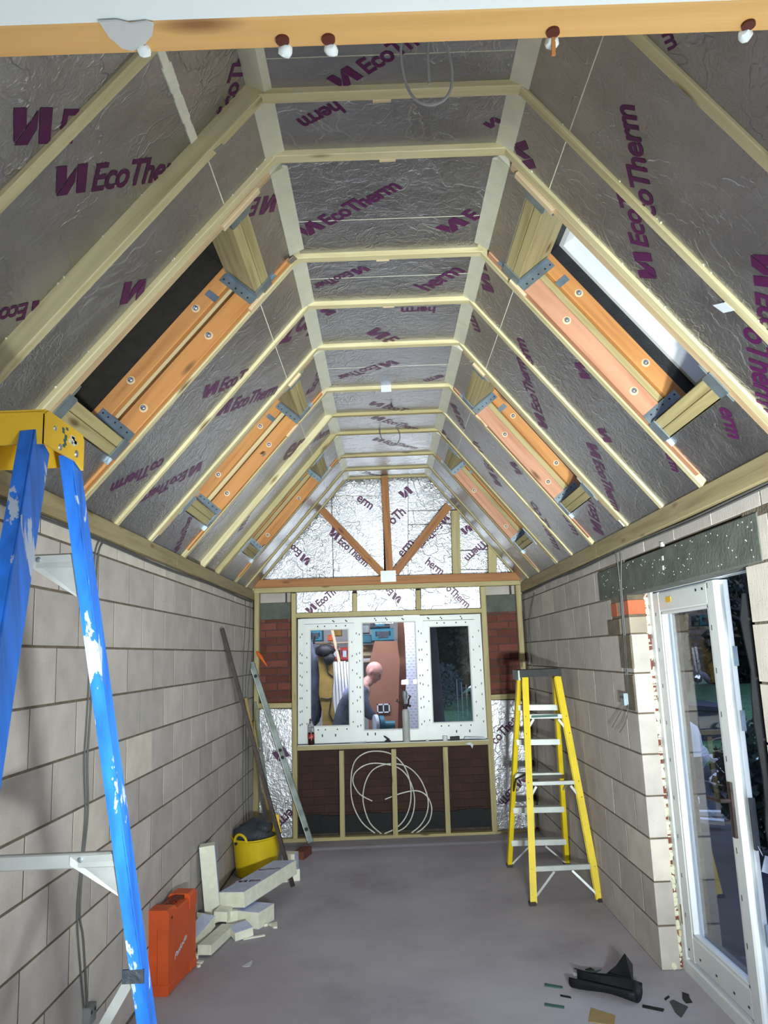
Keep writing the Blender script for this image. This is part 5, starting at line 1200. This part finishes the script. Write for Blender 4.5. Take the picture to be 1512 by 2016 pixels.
for a in (('leafy_tree', 4.6, 30.5, 10, 3.6, 'leaf', 'dark evergreen tree behind the lawn, seen through the window', 1, 0.3, 0.05, 4200, 0.28),
          ('leafy_tree', 11.4, 31.0, 10, 3.4, 'leaf2', 'brown-leaved tree at the back of the lawn, seen through the glass door', 2, 0.26, 0.15, 3600, 0.22),
          ('leafy_tree', 18.2, 30.5, 9, 3.4, 'leaf3', 'bluish evergreen at the back of the garden, right of the brown tree', 3, 0.25, 0.02, 4200, 0.26),
          ('leafy_tree', 26.0, 31.0, 9, 4.0, 'leaf', 'dark tree farthest right at the back of the garden', 4, 0.3, 0.02, 4200, 0.3),
          ('bare_tree', 11.6, 25.2, 7.0, 2.2, 'leaf3', 'small bare-branched tree with few leaves in the open door gap', 5, 0.16, 0.3, 500, 0.12),
          ('leafy_tree', -1.6, 30.0, 10, 3.4, 'leaf3', 'tall bluish conifer left of the trees in the window', 6, 0.3, 0.02, 4200, 0.3)):
    tree(*a)
for i, (x, y, r, h, mt, lab) in enumerate(((8.4, 27.0, 1.4, 2.3, 'leaf', 'round dark bush at the back of the lawn, left in the glass door'), (14.4, 27.2, 1.3, 2.0, 'leaf2', 'brownish bush at the back of the lawn beside the bare tree'),
                                           (19.2, 27.4, 1.5, 2.4, 'leaf', 'dark bush at the right end of the lawn'), (1.6, 26.6, 1.0, 1.6, 'leaf3', 'low bluish bush seen in the window'),
                                           (3.4, 7.2, 0.55, 1.2, 'leaf', 'leafy dark shrub just outside the open door'))):
    t = thing('bush', (x, y, GZ), lab, 'bush'); mb = MB(); leafcloud(mb, (x, y, GZ+h*0.5), (r, r, h*0.5), 1500, 50+i, 0.18 if r > 1 else 0.10); mb.build('foliage', mt, t)
    mb = MB(); [mb.tube([(x, y, GZ), (x+rg.uniform(-.4, .4)*r, y+rg.uniform(-.4, .4)*r, GZ+h*0.7)], [0.03, 0.01], 5) for _ in range(6)]; mb.build('stems', 'trunk', t)
# hedge closing the garden
mb = MB()
for i in range(13): leafcloud(mb, (-8+i*3.4, 35.6, GZ+2.6), (2.6, 0.9, 3.2), 900, 80+i, 0.36)
hg = thing('hedge', (12, 36, GZ), 'tall dark hedge closing the end of the garden', 'hedge'); mb.build('foliage', 'leaf', hg)
mb = MB()
for i in range(13): mb.blob((-8+i*3.4, 36.2, GZ+2.4), (2.5, 0.7, 3.3), i, 0.1, flat=GZ)
mb.build('dense_core', 'leaf', hg)
# big trunk seen in the window
p = PY(862, 1390, 13.0); p = PY(858, 1390, 13.0); t = thing('tree_trunk', (p.x, 13.0, GZ), 'thick bare tree trunk seen through the right window sash', 'tree')
mb = MB(); mb.tube([(p.x, 13, GZ), (p.x-0.02, 13, 1.5), (p.x-0.10, 13, 3.5), (p.x-0.05, 13, 6)], [0.17, 0.12, 0.11, 0.08], 12); mb.build('trunk', 'trunk', t)
mb = MB(); mb.tube([(p.x, 13, 2.6), (p.x+0.5, 13.1, 3.4), (p.x+1.1, 13, 4.4)], [0.07, 0.05, 0.02], 7); mb.build('branch', 'trunk', t)
fn = thing('picket_fence', PY(912, 1360, 19.0), 'short pale picket fence at the lawn end, seen low in the right window sash', 'fence')
for i in range(4):
    p = PY(900+i*9, 1358, 19.0); mb = MB(); mb.timber((p.x, 19, GZ), (p.x, 19, 1.1-0.07*i), 0.022, 0.02, up=(0, 1, 0)); mb.build('picket', 'level', fn)
a, b = PY(893, 1345, 19.03), PY(934, 1345, 19.03); mb = MB(); mb.timber((a.x, 19.03, 0.7), (b.x, 19.03, 0.7), 0.02, 0.03); mb.build('rail', 'trunk', fn)

# garden things beyond the door
def slab(name, mat, px, z, th, label, cat):
    pts = [PZ(u, v, z) for u, v in px]; mb = MB(); mb.prism(pts, (0, 0, -th)); return tag(mb.build(name, mat), label, cat)
q = PZ(1393, 1402, GZ); mb = MB(); mb.timber((q.x-0.75, q.y-6, 0.18), (q.x+0.25, q.y-6, 0.30), 0.9, 0.42, ch=0.05); 
gt = PZ(1395, 1400, GZ)
crate = thing('garden_box', (gt.x*0.72, gt.y*0.72, GZ), 'blue-grey storage box at the far edge of the lawn', 'box')
bc = V((gt.x*0.72, gt.y*0.72, GZ)); mb = MB(); mb.box(bc+V((0, 0, 0.28)), (0.9, 0.6, 0.56)); mb.build('body', 'bag', crate); mb = MB(); mb.box(bc+V((0, 0, 0.60)), (1.0, 0.7, 0.08), (0.05, 0.1, 0)); mb.build('lid', 'patio', crate)
slab('grey_sheet', 'patio', ((1372, 1376), (1412, 1384), (1418, 1400), (1370, 1398)), GZ+0.25, 0.05, 'grey sheet lying on the lawn below the storage box', 'sheet')
for lab, px, z in (('white board on the lawn, left end, seen through the glass', ((1392, 1486), (1424, 1480), (1420, 1496), (1404, 1494)), 0.12),
                   ('large white board lying outside the open door gap', ((1466, 1474), (1500, 1468), (1512, 1500), (1470, 1496)), 0.12),
                   ('white boxy offcut outside behind the door handle', ((1412, 1508), (1428, 1502), (1430, 1516), (1412, 1520)), 0.05),
                   ('bent white sheet lying outside, seen through the glass', ((1396, 1532), (1408, 1521), (1427, 1524), (1430, 1536), (1412, 1540)), 0.02),
                   ('small white scrap outside left of the planks', ((1364, 1570), (1376, 1568), (1378, 1573), (1366, 1575)), 0.0),
                   ('white block outside right of the door edge', ((1474, 1508), (1484, 1504), (1488, 1518), (1476, 1520)), 0.05)):
    slab('white_board', 'white', px, z, 0.05, lab, 'board')
for lab, px in (('pale timber plank lying outside, farther of two', ((1371, 1594), (1424, 1595), (1424, 1599), (1371, 1598))), ('pale timber plank lying outside, nearer of two', ((1371, 1608), (1426, 1612), (1426, 1617), (1371, 1612)))):
    slab('plank', 'white', px, GZ+0.09, 0.04, lab, 'plank')
bg_ = PZ(1358, 1530, GZ); bq = V((bg_.x, bg_.y, GZ))
wb = thing('covered_bin', bq, 'white plastic cover draped over a bin outside, cut by the door jamb', 'bin')
mb = MB(); mb.lathe([(0.17, 0), (0.19, 0.3), (0.20, 0.55), (0.17, 0.62)], bq, 20); mb.build('bin', 'patio', wb)
mb = MB(); mb.lathe([(0.24, 0.30), (0.22, 0.45), (0.21, 0.58), (0.18, 0.68), (0.08, 0.76), (0.02, 0.78)], bq, 14); mb.blob(bq+V((0.18, -0.06, 0.30)), (0.09, 0.08, 0.15), 4, 0.25); mb.build('cover', 'white', wb)

# ---------------------------------------------------------------- the open shed beyond the window
sh = struct('wall_shed')
SX0, SX1, SY0, SY1 = -2.0, 0.62, 8.75, 11.3
bx('shed_back', 'tape', SX0, SX1, SY1, SY1+0.05, GZ, 2.6, sh); bx('shed_left', 'tape', SX0-0.05, SX0, SY0, SY1, GZ, 2.6, sh); bx('shed_right', 'mdf', 0.50, 0.53, 9.7, SY1, GZ, 2.6, sh); bx('shed_roof', 'mdf', SX0-0.05, 0.7, 8.8, SY1+0.05, 2.6, 2.65, sh)
alight('shed_light', (-0.4, 8.95, 2.5), (R_(28), 0, 0), 1.4, SHOP_P, (0.78, 0.82, 1.0), 0.3)
sl_ = thing('shed_lamp', (-0.4, 8.95, 2.53), 'strip lamp on the shed roof', 'lamp'); mb = MB(); mb.box((-0.4, 8.95, 2.565), (1.5, 0.12, 0.06)); mb.build('housing', 'white', sl_)
def flatp(name, mat, px, y, th, label, cat, group=None):
    mb = MB(); mb.prism([PY(u, v, y) for u, v in px], (0, th, 0)); o = mb.build(name, mat); return tag(o, label, cat, group)
flatp('perforated_sheet', 'perf', ((792, 1190), (826, 1189), (826, 1225), (829, 1470), (796, 1470), (797, 1400), (800, 1330), (797, 1250)), 9.35, 0.01, 'white perforated sheet standing upright in the shed', 'sheet')
flatp('brown_board', 'mdf', ((738, 1262), (782, 1262), (787, 1300), (782, 1480), (725, 1480), (728, 1300)), 9.9, 0.018, 'tall brown board leaning in the shed behind the man', 'board')
flatp('brown_board', 'mdf', ((783, 1225), (796, 1225), (800, 1330), (795, 1480), (783, 1480)), 10.4, 0.018, 'narrow dark board beside the perforated sheet', 'board')
o = bpy.data.objects[-1]
def ppoint(u, v, y): return PY(u, v, y)
def crate_(name, u0, v0, u1, v1, y, dep, mat, label, cat, lid=None, group=None):
    a, b = PY(u0, v0, y), PY(u1, v1, y); t = thing(name, ((a.x+b.x)/2, y+dep/2, b.z), label, cat, group)
    mb = MB(); mb.timber((a.x, y+dep/2, (a.z+b.z)/2), (b.x, y+dep/2, (a.z+b.z)/2), dep, a.z-b.z, ch=0.012); mb.build('body', mat, t)
    if lid:
        mb = MB(); mb.box(((a.x+b.x)/2, y-0.004, (a.z+b.z)/2), ((b.x-a.x)*0.45, 0.01, (a.z-b.z)*0.5)); mb.build('badge', lid, t)
        for x in (0.2, 0.8): mb = MB(); mb.box((a.x+(b.x-a.x)*x, y-0.006, b.z+(a.z-b.z)*0.6), ((b.x-a.x)*0.08, 0.014, (a.z-b.z)*0.35)); mb.build('latch', 'black', t)
    return t
crate_('tool_box', 732, 1238, 776, 1261, 10.0, 0.3, 'teal', 'teal tool box on top of the brown board', 'case', 'bag')
crate_('tool_box', 728, 1222, 768, 1236, 10.05, 0.3, 'bag', 'dark tool box lying on the teal one', 'case', 'teal')
crate_('tool_box', 710, 1250, 731, 1266, 10.3, 0.3, 'teal', 'small teal box on the shelf left of the brown board', 'case')
crate_('tool_box', 709, 1230, 727, 1247, 10.4, 0.3, 'level', 'grey-blue case on the upper shelf above the small teal box', 'case')
crate_('tool_box', 609, 1241, 634, 1262, 10.0, 0.3, 'teal', 'teal tool box at the top left of the shed', 'case', 'bag')
crate_('red_case', 653, 1272, 665, 1300, 10.3, 0.2, 'redpl', 'red plastic case left of the leaning pale stick', 'case', 'paper')
crate_('red_case', 670, 1275, 687, 1300, 10.3, 0.2, 'redpl', 'red plastic case right of the leaning pale stick', 'case', 'paper')
crate_('box', 655, 1240, 672, 1252, 10.5, 0.2, 'ochre', 'small ochre box on the top shelf', 'box')
crate_('box', 645, 1250, 654, 1262, 10.4, 0.2, 'orange_pl', 'small orange box on the top shelf', 'box')
for k, (u0, u1, v, m_) in enumerate(((712, 735, 1283, 'endgrain'), (711, 730, 1296, 'white'), (711, 734, 1270, 'endgrain'))):
    crate_('shelf_box', u0, v, u1, v+10, 10.6, 0.25, m_, ('tan box on the middle shelf', 'white box on the low shelf', 'tan box on the high shelf')[k]+' left of the brown board', 'box')
for v in (1268, 1281, 1294, 1307):
    a, b = PY(600, v, 10.55), PY(740, v, 10.55); mb = MB(); mb.box(((a.x+b.x)/2, 10.75, a.z), (b.x-a.x, 0.42, 0.02)); mb.build('shelf', 'endgrain', sh)
a, b = PY(742, 1386, 9.88), PY(768, 1403, 9.88); t = thing('vent_cover', ((a.x+b.x)/2, 9.88, b.z), 'white double grille fixed on the brown board', 'vent')
mb = MB(); w_, h_ = b.x-a.x, a.z-b.z; c = (a+b)/2
for dx, ww, dz, hh in ((0, w_, h_/2-0.008, 0.016), (0, w_, -h_/2+0.008, 0.016), (-w_/2+0.008, 0.016, 0, h_), (w_/2-0.008, 0.016, 0, h_), (0, 0.014, 0, h_)): mb.box(c+V((dx, 0, dz)), (ww, 0.012, hh))
mb.build('frame', 'white', t); mb = MB(); mb.box(c+V((0, 0.004, 0)), (w_-0.02, 0.004, h_-0.02)); mb.build('opening', 'black', t)
# planks bundle
for i in range(6):
    u = 654+i*5.6; a, b = PY(u+1, 1303+rg.uniform(-1, 1), 9.9), PY(u+8+i*1.2, 1455, 9.9-0.3)
    mb = MB(); mb.timber(a+V((0, 0.02*i, 0)), b+V((0, 0.02*i, 0)), 0.030, 0.012, up=(0, 1, 0), ch=0.002); tag(mb.build('white_batten', 'white'), 'white batten in the bundle leaning behind the ochre bag', 'batten', 'white battens leaning in the shed')
a, b = PY(653, 1236, 10.1), PY(668, 1304, 10.0); mb = MB(); mb.timber(a, b, 0.035, 0.02, up=(0, 1, 0)); tag(mb.build('pale_stick', 'endgrain'), 'pale wooden stick leaning above the white battens', 'stick')
t = thing('tool_bag', PY(645, 1450, 9.5), 'tall ochre canvas tool bag with dark flap standing in the shed', 'bag')
mb = MB(); vs = [PY(u, v, 9.5) for u, v in ((626, 1290), (648, 1285), (655, 1300), (656, 1335), (653, 1375), (660, 1420), (665, 1460), (636, 1460), (634, 1400), (628, 1365), (629, 1330))]; mb.prism(vs, (0, 0.14, 0)); mb.build('body', 'ochre', t)
mb = MB(); c = PY(640, 1281, 9.48); mb.blob(c, (0.12, 0.10, 0.075), 3, 0.12); c = PY(648, 1296, 9.46); mb.blob(c, (0.08, 0.06, 0.07), 6, 0.12); mb.build('flap', 'black', t)
mb = MB(); mb.tube([PY(u, v, 9.49) for u, v in ((642, 1305), (646, 1325), (656, 1332))], 0.008, 6); mb.tube([PY(u, v, 9.49) for u, v in ((631, 1374), (645, 1376), (654, 1374))], 0.007, 6); mb.tube([PY(u, v, 9.49) for u, v in ((652, 1376), (648, 1405), (656, 1420), (662, 1435))], 0.008, 6); mb.build('strap', 'rust', t)
for k, (u, lab) in enumerate(((614, 'left'), (620, 'right'))):
    c = PY(u, 1345, 9.7+0.12*k); t = thing('hanging_jacket', c, 'dark jacket hanging at the left edge of the shed, %s of two' % lab, 'jacket'); mb = MB(); mb.blob(c, (0.09, 0.07, 0.50), 7+k, 0.15, sub=3); mb.build('cloth', 'bag' if k else 'jacket', t)
    mb = MB(); mb.tube([c+V((0, 0, 0.48)), c+V((0, 0.1, 0.56))], 0.012, 6); mb.build('hook', 'rust', t)
# saw in front of the man
c = PY(758, 1425, 8.95); t = thing('mitre_saw', (c.x, c.y, GZ), 'teal mitre saw with white blade guard on a stand in front of the man', 'saw')
mb = MB(); q = PY(740, 1427, 8.95); mb.lathe([(0.01, -0.02), (0.11, -0.018), (0.11, 0.018), (0.01, 0.02)], q, 24, ax=V((1, 0.25, 0))); mb.build('blade_guard', 'paper', t)
mb = MB(); q = PY(751, 1427, 8.95); mb.lathe([(0.01, -0.03), (0.10, -0.028), (0.10, 0.02), (0.01, 0.03)], q, 20, ax=V((1, 0.25, 0))); mb.build('motor_cover', 'teal', t)
mb = MB(); q = PY(767, 1428, 8.98); mb.tube([q+V((-0.06, 0, 0)), q+V((0.06, 0, 0.0))], 0.05, 10); mb.build('motor', 'teal', t)
mb = MB(); mb.box((c.x, 9.0, c.z-0.16), (0.5, 0.4, 0.05)); mb.build('base', 'level', t)
for sx in (-0.2, 0.2):
    for sy in (-0.15, 0.15): mb = MB(); mb.timber((c.x+sx, 9.0+sy, GZ), (c.x+sx, 9.0+sy, c.z-0.18), 0.03, 0.03, up=(0, 1, 0)); mb.build('leg', 'black', t)

# ---------------------------------------------------------------- the man bending over the saw
def skin(name, pts, edges, mat, parent, sub=2, root=0, extra=None):
    off = parent_loc(parent); me = bpy.data.meshes.new(name); me.from_pydata([tuple(V(p)-off) for p, r in pts], edges, []); o = bpy.data.objects.new(name, me); COL.objects.link(o)
    o.modifiers.new('s', 'SKIN'); sv = me.skin_vertices[0].data
    for i, (p, r) in enumerate(pts): sv[i].radius = r if isinstance(r, tuple) else (r, r); sv[i].use_root = (i == root)
    sb = o.modifiers.new('u', 'SUBSURF'); sb.levels = sub; sb.render_levels = sub
    bpy.context.view_layer.update(); dg = bpy.context.evaluated_depsgraph_get(); m2 = bpy.data.meshes.new_from_object(o.evaluated_get(dg)); o.modifiers.clear(); o.data = m2
    if extra:   # join the head shapes and fuse everything into one continuous surface
        bm = bmesh.new(); bm.from_mesh(m2)
        for (c, R3, r) in extra:
            g = bmesh.ops.create_icosphere(bm, subdivisions=3, radius=1)
            for v in g['verts']: v.co = (V(c)-off)+R3@V((v.co.x*r[0], v.co.y*r[1], v.co.z*r[2]))
        bm.to_mesh(m2); bm.free()
        rm = o.modifiers.new('r', 'REMESH'); rm.mode = 'VOXEL'; rm.voxel_size = 0.009
        so = o.modifiers.new('f', 'SMOOTH'); so.iterations = 3; so.factor = 0.5
        bpy.context.view_layer.update(); dg = bpy.context.evaluated_depsgraph_get(); m2 = bpy.data.meshes.new_from_object(o.evaluated_get(dg)); o.modifiers.clear(); o.data = m2
    m2.materials.clear(); m2.materials.append(M[mat]); m2.polygons.foreach_set('use_smooth', [True]*len(m2.polygons)); o.parent = parent; return o
YM = 9.28
def m_(u, v, dy=0.0): p = PY(u, v, YM+dy); return p
man = thing('person', (PY(690, 1440, YM).x, YM, GZ), 'bald man in dark grey jacket bending over the saw in the shed', 'person')
hip = m_(676, 1468); hz = hip.z
hip.z = 0.86; 
chest = m_(692, 1388); neck0 = m_(715, 1352); 
body = [(hip, (0.15, 0.12)), (m_(680, 1425), (0.15, 0.13)), (chest, (0.17, 0.14)), (neck0, (0.10, 0.09)), (m_(722, 1346), (0.075, 0.072)), (m_(731, 1333), (0.07, 0.07))]
edges = [(0, 1), (1, 2), (2, 3), (3, 4), (4, 5)]
hf = V((0.84, -0.16, -0.52)).normalized(); hs_ = hf.cross(V((0, 0, 1))).normalized(); hu = hs_.cross(hf).normalized()
HR = Matrix((hf, hs_, hu)).transposed(); hc = m_(736, 1321)
def hp(f, s, u): return hc+hf*f+hs_*s+hu*u
heads = [(hp(0, 0, 0.01), HR, (0.098, 0.078, 0.100)), (hp(0.028, 0, -0.055), HR, (0.070, 0.058, 0.068)), (hp(0.060, 0, -0.095), HR, (0.030, 0.032, 0.026)),
         (hp(0.097, 0, -0.035), HR, (0.022, 0.014, 0.026)), (hp(0.080, 0, 0.012), HR, (0.024, 0.052, 0.014)), (hp(0.086, 0, -0.068), HR, (0.014, 0.026, 0.012)),
         (hp(-0.012, 0.078, -0.015), HR, (0.018, 0.010, 0.034)), (hp(-0.012, -0.078, -0.015), HR, (0.018, 0.010, 0.034))]
def addchain(fr, lst):
    prev = fr
    for it in lst: body.append(it); edges.append((prev, len(body)-1)); prev = len(body)-1
    return prev
for dy in (-0.17, 0.17):
    w = addchain(3, [(m_(712, 1366, dy), 0.068), (m_(722, 1398, dy*1.1), 0.052), (m_(738, 1414, dy*0.8), 0.038), (m_(744, 1420, dy*0.6), (0.040, 0.022))])
    for k in range(4): addchain(w, [(m_(748+k*0.3, 1421+k*1.6, dy*0.6-0.01+k*0.0), 0.010), (m_(751, 1425+k*1.4, dy*0.6), 0.008)])
    addchain(w, [(m_(746, 1417, dy*0.5), 0.010), (m_(749, 1416, dy*0.45), 0.008)])
for dy in (-0.11, 0.11):
    addchain(0, [(hip+V((0.0, dy, -0.08)), 0.095), (V((hip.x+0.06, YM+dy, 0.42)), 0.062), (V((hip.x+0.02, YM+dy, GZ+0.10)), 0.045), (V((hip.x+0.04, YM+dy, GZ+0.045)), 0.045), (V((hip.x+0.18, YM+dy, GZ+0.035)), 0.036)])
skin('body', body, edges, 'skin', man, extra=heads)
jk = [(m_(676, 1452), (0.175, 0.15)), (m_(680, 1425), (0.18, 0.16)), (chest, (0.20, 0.175)), (m_(706, 1364), (0.165, 0.15)), (m_(718, 1350), (0.085, 0.085))]
je = [(0, 1), (1, 2), (2, 3), (3, 4)]; body, edges = jk, je
for dy in (-0.19, 0.19): addchain(3, [(m_(708, 1368, dy), 0.092), (m_(720, 1399, dy*1.12), 0.075), (m_(737, 1413, dy*0.85), 0.055)])
skin('jacket', body, edges, 'jacket', man)
tr_ = [(V((hip.x, YM, 0.92)), (0.165, 0.14))]; body, edges = tr_, []
for dy in (-0.11, 0.11): addchain(0, [(hip+V((0.0, dy, -0.08)), 0.115), (V((hip.x+0.06, YM+dy, 0.42)), 0.085), (V((hip.x+0.02, YM+dy, GZ+0.08)), 0.07)])
skin('trousers', body, edges, 'trouser', man)
for sg in (-1, 1):
    mb = MB(); mb.blob(hp(0.088, sg*0.030, -0.012), (0.008, 0.010, 0.007), 1, 0, sub=1); mb.build('eye', 'black', man)
    mb = MB(); mb.tube([hp(0.093, sg*0.012, 0.010), hp(0.090, sg*0.048, 0.008)], 0.005, 5); mb.build('eyebrow', 'rust', man)
mb = MB(); mb.tube([hp(0.098, -0.022, -0.068), hp(0.101, 0, -0.066), hp(0.098, 0.022, -0.068)], 0.003, 5); mb.build('mouth', 'redpl', man)
mb = MB(); mb.blob(m_(690, 1372, -0.11), (0.085, 0.03, 0.12), 3, 0.1, sub=3); mb.build('shoulder_panel', 'jacket_sh', man, label='pale shoulder panel')
